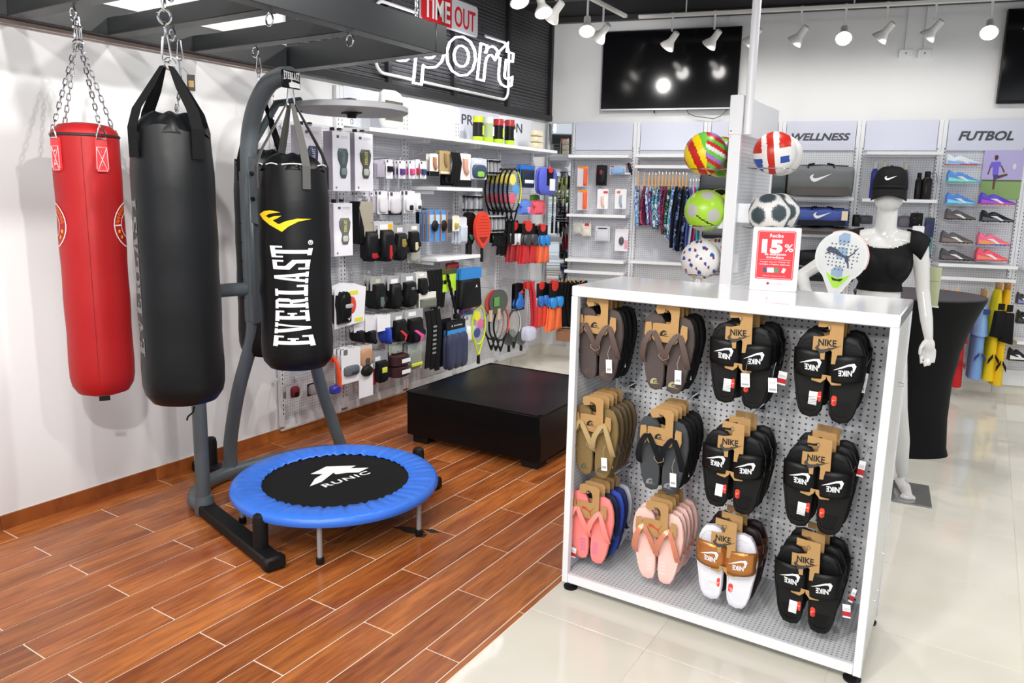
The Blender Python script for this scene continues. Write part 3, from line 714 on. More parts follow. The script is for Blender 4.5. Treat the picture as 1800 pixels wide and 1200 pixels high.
def floorpx(pts,z,c):
    out=[]
    for x,y in pts:
        q=onZ(300+x/3.6,700+y/3.6,z)-V((c[0],c[1],0)); q=inv@q; out.append((q.x,q.y))
    return out
TL=[[(885,478),(935,455),(985,430),(1172,425),(1140,441),(1100,462),(1060,458),(1030,470),(955,528),(880,556),(912,508),(962,478)],
    [(1100,462),(1140,441),(1252,438),(1190,468),(1120,470)],[(1030,470),(1060,458),(1100,462),(1120,470),(1045,480)]]
film('emblem',[floorpx(q,.2188,tp) for q in TL],PAPER,tr,.2188)
bl,br=onZ(300+960/3.6,700+558/3.6,.2188),onZ(300+1257/3.6,700+466/3.6,.2188)
t_=text('lettering','RUNIC',.05,PAPER,tr,(0,0,0),(0,0,0),ext=.0002,bold=.02,space=1.15)
c_=inv@((bl+br)/2-V((tp[0],tp[1],0))); d_=inv@(br-bl); t_.location=(c_.x,c_.y,.2192); t_.rotation_euler=(0,0,math.atan2(d_.y,d_.x))
xs=[v.co.x for v in t_.data.vertices]; s_=(br-bl).length/(max(xs)-min(xs))*.97
for v in t_.data.vertices: v.co.x*=s_; v.co.y*=s_*.72
dm=thing('floor_patch','dark stain on the damaged wood floor under the trampoline leg','tape',onZ(738,934))
film('tape',[[(-.16,-.05),(-.1,-.035),(-.06,-.05),(.02,-.03),(.03,.01),(-.03,.03),(-.1,.0)],[(.02,-.06),(.06,-.04),(.05,.0),(.01,-.02)],[(.0,.03),(.06,.02),(.09,.05),(.04,.06)]],M('floor_stain',(.03,.017,.01),.6),dm,.0006)  # stain on the damaged floor, drawn as thin dark scraps
# ------------------------------------------------------------ ottoman
LEA=M('black_leather',(.002,.0022,.003),.33,bump=.05,bscale=5,spec=.28)
ot=thing('ottoman','low square black leather ottoman on the wood floor by the goods wall','ottoman',(1.235,4.30,0),.03)
g=G(); w,d,h0,h1=.515,.53,.055,.352; n=18
def top(u,v):
    x=(u*2-1)*w; y=(v*2-1)*d; e=1-max(abs(u*2-1),abs(v*2-1))**6
    z=h1+.014*e*(.6+.4*math.sin(3*u+1)*math.cos(2.5*v))+.004*math.sin(9*u)*math.sin(7*v)*e
    return (x,y,z)
g.grid(top,n,n)
g.obj('cushion_top',LEA,ot,ang=60)
G().box((0,0,(h0+h1)/2),(2*w,2*d,h1-h0),bev=.008).obj('upholstered_base',LEA,ot)
g=G(); g.tube([(-w,-d,h1+.001),(w,-d,h1+.001),(w,d,h1+.001),(-w,d,h1+.001)],.004,6,closed=True); g.obj('piping',LEA,ot)
for x in (-w+.09,w-.09):
    for y in (-d+.09,d-.09): G().box((x,y,.028),(.12,.12,.056),bev=.004).obj('foot',RUB,ot)
# ------------------------------------------------------------ perforated display gondola in the foreground
GO=V((2.535,2.654,0)); GW,GD,GH=1.184,.495,1.314
gon=thing('display_gondola','white perforated metal display unit in the foreground holding sandals on hooks','display unit',GO,.004)
PB=perf('gondola_back',(0,2),.0247,.0042,(.9,.91,.94),(.1,.1,.11)); PS=perf('gondola_side',(1,2),.0165,.0036,(.66,.67,.7),(.30,.31,.34)); PF=perf('gondola_floor',(0,1),.0165,.0032,(.68,.69,.71),(.2,.2,.22))
PEARL=perf('gondola_outer',(1,2),.02,.0035,(.74,.73,.72),(.5,.5,.5),rough=.25)
G().box((GW/2,GD/2,GH-.0215),(GW,GD,.043),bev=.004).obj('top_panel',M('gloss_white',(.82,.83,.85),.12,coat=.5),gon)
for x in (.014,GW-.014):
    for y in (.014,GD-.014): G().box((x,y,(GH+.03)/2-.02),(.028,.028,GH-.075),bev=.002).obj('corner_post',WHITE,gon)
G().box((GW/2,.009,.055),(GW-.056,.018,.04),bev=.002).obj('front_rail',WHITE,gon)
G().box((GW/2,GD/2,.07),(GW-.03,GD-.03,.006)).obj('base_shelf',PF,gon,smooth=False)
G().box((GW/4+.007,GD-.04,.67),(GW/2-.02,.004,1.2)).obj('back_panel',PB,gon,smooth=False)
G().box((GW*3/4-.007,GD-.04,.67),(GW/2-.02,.004,1.2)).obj('back_panel',PB,gon,smooth=False)
G().box((GW/2,GD-.04,.67),(.012,.006,1.2)).obj('centre_strip',WHITE,gon,smooth=False)
G().box((.008,GD/2,.66),(.006,GD-.06,1.22)).obj('side_panel',PS,gon,smooth=False)
G().box((GW-.012,GD/2,.66),(.006,GD-.06,1.22)).obj('side_panel',PS,gon,smooth=False)
G().box((GW-.0055,GD/2,.66),(.004,GD-.06,1.22)).obj('side_skin',PEARL,gon,smooth=False)
for x in (.03,GW-.03):
    for y in (.03,GD-.03):
        G().cyl((x,y,.012),(x,y,.05),.006,n=8).obj('foot_screw',CHROME,gon)
        G().lathe([(.03,0),(.031,.008),(.016,.016),(.001,.016)],16,(x,y,0)).obj('levelling_foot',BLACK,gon)
for y,z in ((GD-.06,.32),(GD-.14,.2),(GD-.25,.21)): G().cyl((GW-.003,y,z),(GW+.001,y,z),.004,n=8).obj('screw',CHROME,gon)
for y in (.15,):
    c_=G().tube([(GW+.002,y,1.05),(GW+.02,y,1.052),(GW+.02,y,1.062),(GW+.002,y,1.064)],.0018,5).obj('side_clip',CHROME,gon)
# ------------------------------------------------------------ sandals
def outline(L,wb,wh,s=1,n=20):
    """sole outline, toe at z=0, heel at z=-L (ball width wb, heel width wh); s=+1 right-hand shoe"""
    P=[]
    for i in range(n):
        a=2*PI*i/n; z=-L/2+L/2*math.copysign(abs(math.cos(a))**.9,math.cos(a)); t=-z/L
        w=(wb*(1-t)+wh*t)/2*(1+.09*math.exp(-((t-.28)/.2)**2)-.08*math.exp(-((t-.68)/.16)**2))
        x=w*math.copysign(abs(math.sin(a))**.6,math.sin(a))+ s*.006*math.sin(t*PI)
        P.append((x,z))
    return P
def inset(P,k): 
    cx=sum(p[0] for p in P)/len(P); cz=sum(p[1] for p in P)/len(P)
    return [(cx+(x-cx)*k,cz+(z-cz)*k) for x,z in P]
def soleslab(L,wb,wh,s,th,curl=0):
    g=G(); P=outline(L,wb,wh,s); R=[(.95,0),(1,.004),(1,th-.004),(.97,th)]
    rings=[[g.v((x,y,z)) for x,z in inset(P,k)] for k,y in R]
    for A,B in zip(rings,rings[1:]):
        for i in range(len(P)): g._f([A[i],A[(i+1)%len(P)],B[(i+1)%len(P)],B[i]])
    g._f(rings[0]); g._f(rings[-1][::-1]); return g
def band(g,pts,w,t=.003,up=None):
    """flat strap along points; w = width(s); widths lie in the direction of up"""
    pts=[V(p) for p in pts]; q=[]
    for i,p in enumerate(pts):
        a=pts[max(0,i-1)]; b=pts[min(len(pts)-1,i+1)]; d=(b-a).normalized()
        wd=V(up) if up else d.cross(V((0,1,0))).normalized()
        wd=(wd-d*wd.dot(d)).normalized(); nn=d.cross(wd).normalized()
        ww=(w[i] if isinstance(w,(list,tuple)) else w)/2
        q.append([g.v(p-wd*ww-nn*t/2),g.v(p+wd*ww-nn*t/2),g.v(p+wd*ww+nn*t/2),g.v(p-wd*ww+nn*t/2)])
    for A,B in zip(q,q[1:]):
        for i in range(4): g._f([A[i],A[(i+1)%4],B[(i+1)%4],B[i]])
    g._f(q[0]); g._f(q[-1][::-1])
SWOOSH=[(-.5,.02),(-.42,-.13),(-.3,-.2),(-.16,-.17),(.5,.2),(-.1,.0),(-.26,-.03),(-.34,.0),(-.36,.07),(-.3,.18),(-.42,.13)]
WAVE=[[(-.5,-.25),(-.45,.05),(-.3,.22),(-.12,.3),(.08,.26),(.2,.1),(.05,.15),(-.12,.12),(-.22,-.02),(-.2,-.14),(.5,-.25)],[(-.12,-.1),(.0,.06),(.08,-.02),(.13,.02),(.22,-.1)]]
CAT=[[((x-510)/360,-(y-435)/360) for x,y in ((330,375),(350,345),(400,350),(450,365),(490,400),(540,430),(590,430),(630,390),(650,350),(690,310),(680,335),(655,370),(640,400),(600,445),(595,480),(610,530),(620,580),(605,580),(590,530),(560,500),(545,460),(490,445),(430,425),(380,415),(360,430),(330,430),(350,405),(330,400))]]
def flat(name,polys,y,mat,parent,sc=1,c=(0,0),rot=0,th=.0006,flip=1,szz=1):
    g=G(); cr,sr=math.cos(rot),math.sin(rot)
    for q in polys:
        P=[(c[0]+(x*flip*cr-z*szz*sr)*sc,c[1]+(x*flip*sr+z*szz*cr)*sc) for x,z in q]; g.prism(P,y,y+th)
    o=g.obj(name,mat,parent,smooth=False)
    if len(polys)>1: o['kind']='stuff'
    return o
REDT=M('tag_red',srgb('b8202b'),.5); ORG=M('tag_orange',srgb('f0402a'),.45)
TWINE=M('twine',srgb('b9a184'),.9)
def price_tag(t,x,z,y=-.012,w=.026,h=.055,rot=.08,red=None):
    o=G().box((0,0,-h/2),(w,.001,h)).obj('price_tag',PAPER,t,(x,y,z),(0,rot,0),smooth=False)
    G().box((0,-.0008,-h*.72),(w*.7,.0004,h*.16)).obj('barcode',M('print_grey',(.35,.35,.37),.7),o,smooth=False)
    if red: G().box((0,-.0009,-h*.75),(w,.0005,h*.3)).obj('red_band',REDT,o,smooth=False)
    return o
def flipflops(label,cat,solem,strapm,logo='wave',logom=None,tags=1,L=.305,leaf=None):
    """pair of flip-flops on a kraft hanger; origin at the hook"""
    t=thing('flip_flops',label,cat)
    for s in (-1,1):
        x0=s*.058; z0=-.022-(.004 if s>0 else 0)
        so=soleslab(L,.104,.088,s,.018).obj('sole',solem,t,(x0,0,z0),(0,s*.075,0))
        g=G(); tz=-.125  # toe post from heel-side because toes hang down: thong near the card
        pz=-.062
        top=(0,-.012,pz-.012)
        for e in (-1,1):
            P=[(0,-.016,pz),(e*.012,-.03,pz-.014),(e*.03,-.034,pz-.05),(e*.043,-.024,pz-.095),(e*.046,-.006,pz-.125),(e*.044,.006,pz-.135)]
            band(g,P,[.015,.019,.022,.023,.022,.018],.004,up=(1,0,.35*e))
        g.tube([(0,-.018,pz),(0,0,pz+.002)],.0045,6)
        st_=g.obj('strap',strapm,so); st_['kind']='stuff'
        lm=logom or M('logo_dark',(.08,.075,.07),.6)
        if logo=='wave': flat('logo',WAVE,-.0012,lm,so,.042,(0,-L+.037))
        else: flat('logo',[R4(-.012,-.03,.012,-.02),R4(-.012,-.015,.012,-.005),R4(-.012,0,.012,.01),R4(-.012,.015,.012,.025)],-.0012,lm,so,1,(-s*.012,-L+.07))
    c=G().prism([(x*1.28,z*1.22+.002) for x,z in [(-.043,-.048),(-.03,-.046),(.012,-.046),(.014,-.03),(.012,-.014),(.004,-.003),(-.004,-.004),(-.012,-.014),(-.03,-.017),(-.036,-.006),(-.034,.012),(-.02,.018),(.03,.016),(.038,.008),(.038,-.1),(.03,-.108),(-.036,-.103),(-.043,-.095)]],-.021,-.0195).obj('hanger_card',KRAFT,t)
    for s in (-1,1):
        G().prism([(s*.062,-.052),(s*.084,-.056),(s*.086,-.1),(s*.074,-.14),(s*.058,-.12),(s*.058,-.07)],-.0225,-.021).obj('card_wing',KRAFT,t)
    if leaf: flat('card_logo',CAT,-.0218,leaf,c,.058,(-.002,-.09))
    else: flat('card_logo',WAVE,-.0218,INK,c,.042,(-.004,-.092))
    for i in range(tags): price_tag(t,.062+.018*i,-.225-.005*i,-.03+.03*i,rot=-.06)
    if tags: 
        g=G(); g.tube([(.06,-.012,-.17),(.056,-.03,-.2),(.062,-.03,-.226)],.0009,4); g.obj('tag_string',TWINE,t)
        g=G(); g.tube([(-.016,-.02,-.155),(-.02,-.03,-.18),(0,-.034,-.195),(.02,-.03,-.185),(.016,-.02,-.155)],.001,4); g.obj('twine_loop',TWINE,t)
    return t
def textpolys(s):
    cu=bpy.data.curves.new('t','FONT'); cu.body=s; cu.size=1; cu.offset=.03; cu.resolution_u=2; cu.shear=-.15
    t=bpy.data.objects.new('t',cu); COL.objects.link(t); dg=bpy.context.evaluated_depsgraph_get(); dg.update()
    me=bpy.data.meshes.new_from_object(t.evaluated_get(dg)); bpy.data.objects.remove(t)
    X=[v.co.x for v in me.vertices]; Z=[v.co.y for v in me.vertices]; w,h=max(X)-min(X),max(Z)-min(Z)
    return [[((me.vertices[i].co.x-min(X))/w-.5,(me.vertices[i].co.y-min(Z))/h-.5) for i in p.vertices] for p in me.polygons]
NIKEF=textpolys('NIKE')
def slides(label,solem,strapm,logom,front=True,L=.305):
    t=thing('slide_sandals',label,'sandals')
    for s in (-1,1):
        x0=s*.058; z0=-.026-(.008 if s>0 else 0)
        so=soleslab(L,.112,.104,s,.026).obj('sole',solem,t,(x0,0,z0),(0,s*.03,0))
        P=outline(L,.112,.104,s)
        g=G(); rim=inset(P,.95); rim2=inset(P,.86); n=len(P)
        a=[g.v((x,-.0035,z)) for x,z in rim]; b=[g.v((x,-.0035,z)) for x,z in rim2]; c=[g.v((x,.002,z)) for x,z in inset(P,1.0)]; d=[g.v((x,.002,z)) for x,z in rim2]
        for i in range(n):
            j=(i+1)%n
            g._f([a[i],a[j],b[j],b[i]]); g._f([c[i],c[j],a[j],a[i]]); g._f([b[i],b[j],d[j],d[i]])
        g.obj('rim',solem,so)
        if front:
            g=G()
            for k in range(9):
                z=-.022-.0065*k; w=.034-abs(k-5)*.0008; g.box((s*.002,-.0008,z),(2*w,.0016,.0025))
            for k in range(9):
                z=-L+.075-.0055*k; w=.03-k*.0015; g.box((s*.002,-.0008,z),(2*w,.0016,.002))
            r_=g.obj('footbed_ribs',solem,so,smooth=False); r_['kind']='stuff'
        # strap
        g=G(); nu,nv=14,5
        def f(u,v):
            a=-PI/2*1.06+u*PI*1.06; w=.062; bul=.038
            x=w*math.sin(a); y=.012-(bul+.012)*max(0,math.cos(a))**.75
            zc=-.064-.082*v - .008*math.cos(a)*(v-.5)*2 + s*x*.12
            return (x,y-.002*math.sin(v*PI),zc)
        g.grid(f,nu,nv)
        g2=G()
        sm=g.obj('strap',strapm,so); md=sm.modifiers.new('t','SOLIDIFY'); md.thickness=.004; md.offset=-1
        # print on the strap, following its curve
        bm=bmesh.new(); lw=.072
        def put(polys,sc,cx,cz,fl=1,up=1):
            for q in polys:
                vs=[bm.verts.new((cx+x*sc*fl,0,cz+z*sc*up)) for x,z in q]
                bm.faces.new(vs)
        put([[(-.5,-.06),(-.2,.1),(.15,.26),(.4,.3),(.5,.16),(.42,-.12),(.36,-.16),(.36,.08),(.3,.17),(.15,.16),(-.1,.06)]],lw,0,0)
        for q in NIKEF:
            try: bm.faces.new([bm.verts.new((-x*.044+.004,0,-z*.02-.0125)) for x,z in q])
            except ValueError: pass
        zs=-.105
        for _ in range(10): pass
        xs=[-.03+.006*k for k in range(11)]
        for x in xs: bmesh.ops.bisect_plane(bm,geom=bm.verts[:]+bm.edges[:]+bm.faces[:],plane_co=(x,0,0),plane_no=(1,0,0))
        bmesh.ops.triangulate(bm,faces=bm.faces[:])
        for v in bm.verts:
            x=v.co.x; w=.062; ca=math.sqrt(max(0,1-(x/w)**2)); y=.012-(.038+.012)*ca**.75-.0042
            v.co=V((x,y,v.co.z+zs+s*x*.12))
        me=bpy.data.meshes.new('logo'); bm.to_mesh(me); bm.free(); me.materials.append(logom); lo=link('logo',me,so); lo['kind']='stuff'
        if front:
            G().box((0,0,0),(.028,.0008,.048)).obj('size_sticker',PAPER,so,(-s*.012-.004,-.0012,-L+.07),(0,.08,0),smooth=False) if s<0 else None
            P2=rrect(.017,.036,.008); o=G().prism(P2,-.0014,-.0006).obj('sole_badge',ORG,so,(-s*.028+.003,0,-L+.078),(0,-s*.05,0)); flat('badge_mark',[SWOOSH],-.002,PAPER,o,.011,(0,.0))
    c=G().prism([(x*1.3,z*1.3+.004) for x,z in [(-.04,-.03),(-.024,-.03),(-.001,-.024),(0,-.012),(-.006,-.002),(-.014,-.004),(-.03,-.004),(-.03,.016),(.032,.012),(.034,-.098),(.0085,-.1),(.0085,-.068),(0,-.056),(-.0085,-.068),(-.0085,-.09),(-.04,-.092)]],-.034,-.0325).obj('hanger_card',KRAFT,t)
    if front:
        text('lettering','NIKE',.02,INK,c,(-.006,-.0345,-.054),fit=(.058,.023),bold=.03,ext=.0002)
        flat('card_logo',[SWOOSH],-.0348,M('ink_grey',(.05,.045,.04),.6),c,.085,(-.002,-.076),rot=.0)
    lo_=G().prism([(-.048,-.165),(-.048,-.19),(-.018,-.196),(-.003,-.182),(0,-.17),(.003,-.182),(.018,-.2),(.048,-.196),(.048,-.17)],-.03,-.0285).obj('card_foot',KRAFT,t)
    return t
def sole(h,**k): return C(h,.75,bump=.1,bscale=150,**k)
BR=sole('4d4240'); BRS=C('5a4844',.6,bump=.2,bscale=200); BKS=sole('1b1b1d'); TAN=sole('80683f'); TANS=C('b39a6c',.8,bump=.3,bscale=200); GRY=sole('3c3f42'); NVS=C('15181f',.8)
PNK=sole('ff8c86'); PNKS=C('ff8f86',.5); LPK=sole('f3c6bd'); CPR=C('d98a6e',.25,metal=.4); NAVY=sole('1f2d63'); NAVY2=sole('141c3c'); ROY=sole('2e49b0')
SL=C('151516',.5); SLS=C('101011',.42); WHS=C('e3e2ea',.5); BRZ=C('b8773f',.25,metal=.6); BRN=C('2e1a1b',.45); BRC=C('6a3a2a',.3,metal=.5)
HOOKM=CHROME
def hookrow(col,row,tipy):
    x=(2.628,2.925,3.208,3.506)[col]; z=(1.244,.831,.448)[row]
    h=thing('display_hook','','hook',(x,GO.y+GD-.045,z-.004))
    G().tube([(0,0,0),(0,tipy-(GO.y+GD-.045),0),(0,tipy-(GO.y+GD-.045)-.006,.004),(0,tipy-(GO.y+GD-.045)-.01,.014)],.0033,6).obj('rod',CHROME,h)
    G().box((0,-.003,.0),(.03,.004,.03)).obj('mount',CHROME,h,smooth=False)
    h['label']='chrome display hook in row %s, column %s of the sandal display'%(('one','two','three')[row],('one','two','three','four')[col]); return (x,z)
PALE=M('logo_olive',srgb('a7a377'),.7); LG=M('logo_grey',(.22,.23,.25),.7); PKL=M('logo_pink',srgb('d9799a'),.6); WP=M('logo_white',(.85,.86,.9),.55)
RD=M('logo_red',srgb('c4452e'),.6)
back='flip-flops hanging behind the front pair on the same hook, '
JOBS=[ # col,row,list of (kind,args) front to back, base labels
(0,0,[('f',('brown flip-flops',BR,BRS,'wave',M('logo_brown',(.1,.07,.06),.6),1)),('f',('dark flip-flops',BKS,NVS,'wave',None,1)),0,0]),
(1,0,[('f',('brown flip-flops with pale logos',BR,BRS,'wave',PALE,1)),('f',('black flip-flops',BKS,NVS,'wave',None,1)),0,0]),
(0,1,[('f',('olive tan flip-flops',TAN,TANS,'wave',M('logo_olive_dark',(.1,.085,.06),.6),1)),('f',('dark olive flip-flops',sole('5b4b32'),BRS,'wave',None,1)),0,0,0]),
(1,1,[('f',('charcoal flip-flops',GRY,NVS,'wave',LG,1)),('f',('black flip-flops',BKS,NVS,'wave',None,1)),0,0,0]),
(0,2,[('f',('coral pink flip-flops',PNK,PNKS,'bars',PKL,0)),('f',('navy flip-flops',NAVY2,NAVY,'bars',PKL,0)),('f',('bright blue flip-flops',ROY,NAVY,'bars',PKL,0)),('f',('navy flip-flops',NAVY,NAVY2,'bars',PKL,0)),('f',('pale grey flip-flops',sole('b9bcc8'),BKS,'bars',PKL,0))]),
(1,2,[('f',('pale pink flip-flops with copper straps',LPK,CPR,'bars',M('logo_pale',srgb('ead2cb'),.6),0)),('f',('pale pink flip-flops',LPK,CPR,'bars',None,0)),0,0,0]),
(2,0,[('s',('black slide sandals',SL,SLS,WP)),('s',('black slide sandals',SL,SLS,WP,False)),0]),
(3,0,[('s',('black slide sandals',SL,SLS,WP)),('s',('black slide sandals',SL,SLS,WP,False)),0]),
(2,1,[('s',('black slide sandals',SL,SLS,WP)),('s',('black slide sandals',SL,SLS,WP,False)),0]),
(3,1,[('s',('black slide sandals',SL,SLS,WP)),('s',('black slide sandals',SL,SLS,WP,False)),0]),
(2,2,[('s',('white bronze-strapped slides',WHS,BRZ,WP)),('s',('dark brown slides',BRN,BRC,WP,False)),0]),
(3,2,[('s',('black slide sandals',SL,SLS,WP)),('s',('black slide sandals',SL,SLS,WP,False)),0])]
SX={(0,0):-.0,(1,0):.0}
for col,row,items in JOBS:
    n=len(items); y0=2.722; dy=.045 if items[0][0]=='f' else (.085 if n<4 else .06)
    if items[0][0]=='s' and row==2 and col==2: dy=.075
    x,z=hookrow(col,row,y0-.035)
    prev=None
    for i,it in enumerate(items):
        loc=(x+random.uniform(-.003,.003),y0+i*dy,z+.004); rot=(0,random.uniform(-.02,.02),random.uniform(-.03,.03)+.02)
        gname='pairs behind the front pair on the %s hook of the %s row'%(('first','second','third','fourth')[col],('top','middle','bottom')[row])
        if it:
            k,a=it
            what=a[0].split('|')[0]; base=what
            if k=='f':
                t=flipflops(a[0],'sandals',*a[1:],leaf=RD if row==2 else None)
                if i>0 or n==1: pass
            else: t=slides(*a)
            t['label']='%s, %s on the %s hook of the %s row'%(what,('front pair','second pair back','third pair back','fourth pair back','fifth pair back')[i],('first','second','third','fourth')[col],('top','middle','bottom')[row])
            t.location=loc; t.rotation_euler=rot; prev=t; 
            if i+1<n and items[i+1]==0: t['group']=gname
        else:
            t=copy_tree(prev,loc,rot,group=gname,label='%s, %s on the %s hook of the %s row'%(base,('front pair','second pair back','third pair back','fourth pair back','fifth pair back')[i],('first','second','third','fourth')[col],('top','middle','bottom')[row]))
    first=None
def tagthing(p,label,w,h,red=False,rz=0,ry=.1,op=PAPER):
    t=thing('price_tag',label,'price tag',p,(0,ry,rz)); o=G().box((0,0,-h/2),(w,.001,h)).obj('card',op,t,smooth=False)
    G().box((0,-.0009,-h*.8),(w*.75,.0005,h*.14)).obj('barcode',M('print_grey'),t,smooth=False)
    G().box((0,-.0009,-h*.35),(w*.75,.0005,h*.2)).obj('print_block',M('print_pale',(.6,.6,.63),.7),t,smooth=False)
    if red: G().box((0,-.001,-h*.7),(w,.0005,h*.35)).obj('red_band',REDT,t,smooth=False)
    g=G(); g.tube([(0,0,0),(.004,.004,.03),(.01,.01,.055)],.0007,4); g.obj('string',CHROME,t)
FRY=2.662
tagthing(onY(1310,656,FRY),'white paper tag hung between the two top slide sandals of the third hook',.031,.05,ry=-.08)
tagthing(onY(1358,664,FRY),'large white paper tag on the right shoe of the third top hook',.03,.052,ry=-.08)
tagthing(onY(1377,653,2.78),'grey tag with a red mark behind the third top hook sandals',.03,.05,True)
tagthing(onY(1517,790+20,2.80),'white and red tag hanging beside the middle-row right end sandals',.022,.06,True)
tagthing(onY(1491,845,2.72),'white folded tag hanging below the middle-row right end sandals',.016,.055,ry=.15)
tagthing(onY(1519,655,2.76),'clear plastic tag hanging right of the top-right slide sandals',.03,.07)
tagthing(onY(1503,1035,2.74),'red tag beside the bottom-right slide sandals',.014,.055,True,ry=.2)
tagthing(onY(1488,1062,2.70),'white tag with red print right of the bottom-right slide sandals',.026,.05,True,ry=-.1)
tagthing(onY(1008,962,2.70),'small red tag left of the coral flip-flops',.03,.045,True)
# ------------------------------------------------------------ discount sign and empty hooks on the unit
sg=thing('sign_holder','white acrylic sign holder with a red 15 percent discount poster on the display unit','sign',(3.225,3.055,GH),.20)
G().box((0,0,.125),(.178,.03,.25),bev=.004).obj('acrylic_block',M('acrylic_white',(.8,.79,.78),.15),sg)
plate('poster',.142,.19,.007,.0012,M('poster_red',srgb('dc3039'),.4),sg,(0,-.0162,.142))
g=G(); P=rrect(.134,.182,.006)
for a,b in zip(P,P[1:]+P[:1]): g.tube([(a[0],-.017,a[1]+.142),(b[0],-.017,b[1]+.142)],.0006,4)
o=g.obj('poster_border',PAPER,sg); o['kind']='stuff'
def st_(s,z,w,h,m=PAPER,x=0,b=.01): return text('lettering',s,.02,m,sg,(x,-.0172,z),fit=(w,h),bold=b,ext=.0002)
st_('Recibe',.218,.05,.014); st_('15',.176,.078,.054,x=-.014,b=.06); st_('%',.172,.032,.03,x=.048); st_('de descuento',.146,.08,.0095); st_('inmediato',.134,.065,.0095)
st_('al pagar con tus Tarjetas de',.115,.11,.0055,b=.004); st_('Cr\u00e9dito y D\u00e9bito Atl\u00e1ntida',.105,.115,.006)
G().box((0,-.0172,.124),(.118,.0004,.0006)).obj('divider',PAPER,sg,smooth=False)
for i,(h_,x) in enumerate((('3a4a6a',-.035),('d8d8e4',-.02),('e8e8ea',-.008),('3f8a6a',.008),('d8d0d0',.035))):
    G().box((x,-.0173,.083),(.013 if i<4 else .012,.0005,.019),Matrix.Rotation(-.15 if i<4 else .35,3,'Y')).obj('card_picture',C(h_),sg,smooth=False)
st_('Aplican restricciones',.060,.085,.003,b=.002)
G().box((-.02,-.0155,.03),(.01,.0005,.01),Matrix.Rotation(.6,3,'Y')).obj('bank_mark',C('a03048'),sg,smooth=False)
text('lettering','Banco Atl\u00e1ntida',.02,C('c08890'),sg,(.012,-.0158,.03),fit=(.045,.006),ext=.0002)
# ------------------------------------------------------------ ball tower behind the gondola
TX,TY=2.76,4.0
tw=thing('ball_tower','white slotted metal spine behind the display unit carrying rows of balls','display stand',(TX,TY,0))
SLT=perf('slot_sheet',(1,2),.02,.0045,(.72,.73,.76),(.45,.45,.5))
G().box((0,.35,1.06),(.05,.7,1.9)).obj('slotted_panel',SLT,tw,smooth=False)
G().box((0,0,1.06),(.062,.03,2.0),bev=.003).obj('upright',WHITE,tw); G().box((0,.7,1.06),(.062,.03,2.0),bev=.003).obj('upright',WHITE,tw)
G().box((0,.36,2.1),(.07,.76,.2),bev=.003).obj('header_box',WHITE,tw)
G().box((0,.35,.06),(.5,.72,.1),bev=.004).obj('base',WHITE,tw)
g=G(); 
for z in (1.99,2.02): g.cyl((-.02,-.016,z),(-.02,-.02,z),.004,n=6)
o=g.obj('screw',CHROME,tw); o['kind']='stuff'
G().box((.03,.05,1.33),(.004,.12,.1)).obj('bracket_plate',WHITE,tw,smooth=False); G().box((.06,.04,1.6),(.07,.01,.1)).obj('bracket',WHITE,tw,smooth=False)
G().box((-.05,.02,1.56),(.06,.01,.09)).obj('bracket',WHITE,tw,smooth=False)
G().cyl((.06,.0,2.0),(.06,.0,3.36),.022,n=16).obj('ceiling_pole',WHITE,tw)
def ballmesh(r,fn,mats,seam=True,n=96):
    g=G(); g.ball((0,0,0),r,n); bm=g.bm; bm.normal_update()
    for f in bm.faces:
        c=f.calc_center_median().normalized(); f.material_index=fn(c)
    return g.mesh('ball_skin',mats,ang=80)
PHI=(1+5**.5)/2
ICO=[V(v).normalized() for v in ((0,1,PHI),(0,-1,PHI),(0,1,-PHI),(0,-1,-PHI),(1,PHI,0),(-1,PHI,0),(1,-PHI,0),(-1,-PHI,0),(PHI,0,1),(-PHI,0,1),(PHI,0,-1),(-PHI,0,-1))]
def near(c,th): return max(c.dot(v) for v in ICO)>th
def volley1(c):
    if c.x<.15: return [1,0,1,0,2][int((c.x*.8+c.z*.35+1.1)*3.4)%5]
    return [2,1,3,2,4,1][int((c.x*3+c.z*5+9))%6]
def volley2(c):
    if abs(c.x+.15)<.16: return 1
    if c.x<-.55 and c.z>.1: return 1
    if c.x<-.55 and c.z<-.1: return 2
    if .25<c.x<.75 and c.z>.25: return 1
    if .25<c.x<.65 and -.45<c.z<-.1: return 2
    return 0
def lime(c): 
    if near(c,.95): return 1
    if abs(c.z+.25+.4*c.x)<.035 and c.x>-.6: return 2
    return 0
def tele(c): return 1 if near(c,.93) else (2 if .905<max(c.dot(v) for v in ICO)<.93 else 0)
def club(c): return 1 if math.sin(c.x*9+2)*math.sin(c.z*8+1)>.72 else (2 if math.sin(c.x*11)*math.sin(c.z*7+2)>.8 else 0)
GRN=C('6bbf46',.35);YLW=C('f2d40e',.35);REDB=C('c4281e',.35);PUR=C('9a78c4',.35);WB=C('e6e4e2',.35);BLU=C('2a4aa0',.35);LIM=C('a6d63c',.3);LIM2=C('b9b9b2',.4);NEO=C('d4e81e',.3);DKB=C('1a1c20',.4);TEA=C('3d4a50',.4)
def ball(c,r,fn,mats,label,rot=(0,0,0)):
    t=thing('ball',label,'ball',c); me=ballmesh(r,fn,mats); link('ball_skin',me,t,(0,0,0),rot)
    G().cyl((0,-r*.6,-r*.79),(0,-r*.605,-r*.795),.004,n=6).obj('valve',BLACK,t); return t
def holder(c,r,sx,label):
    t=thing('ball_rack',label,'rack',c)
    g=G(); g.tube([(r*.72*math.cos(a*PI/10),r*.72*math.sin(a*PI/10),0) for a in range(20)],.0035,6,closed=True); g.obj('wire_ring',CHROME,t)
    G().tube([(sx*r*.72,0,0),(sx*(r+.04),0,.004)],.0035,6).obj('wire_arm',CHROME,t)
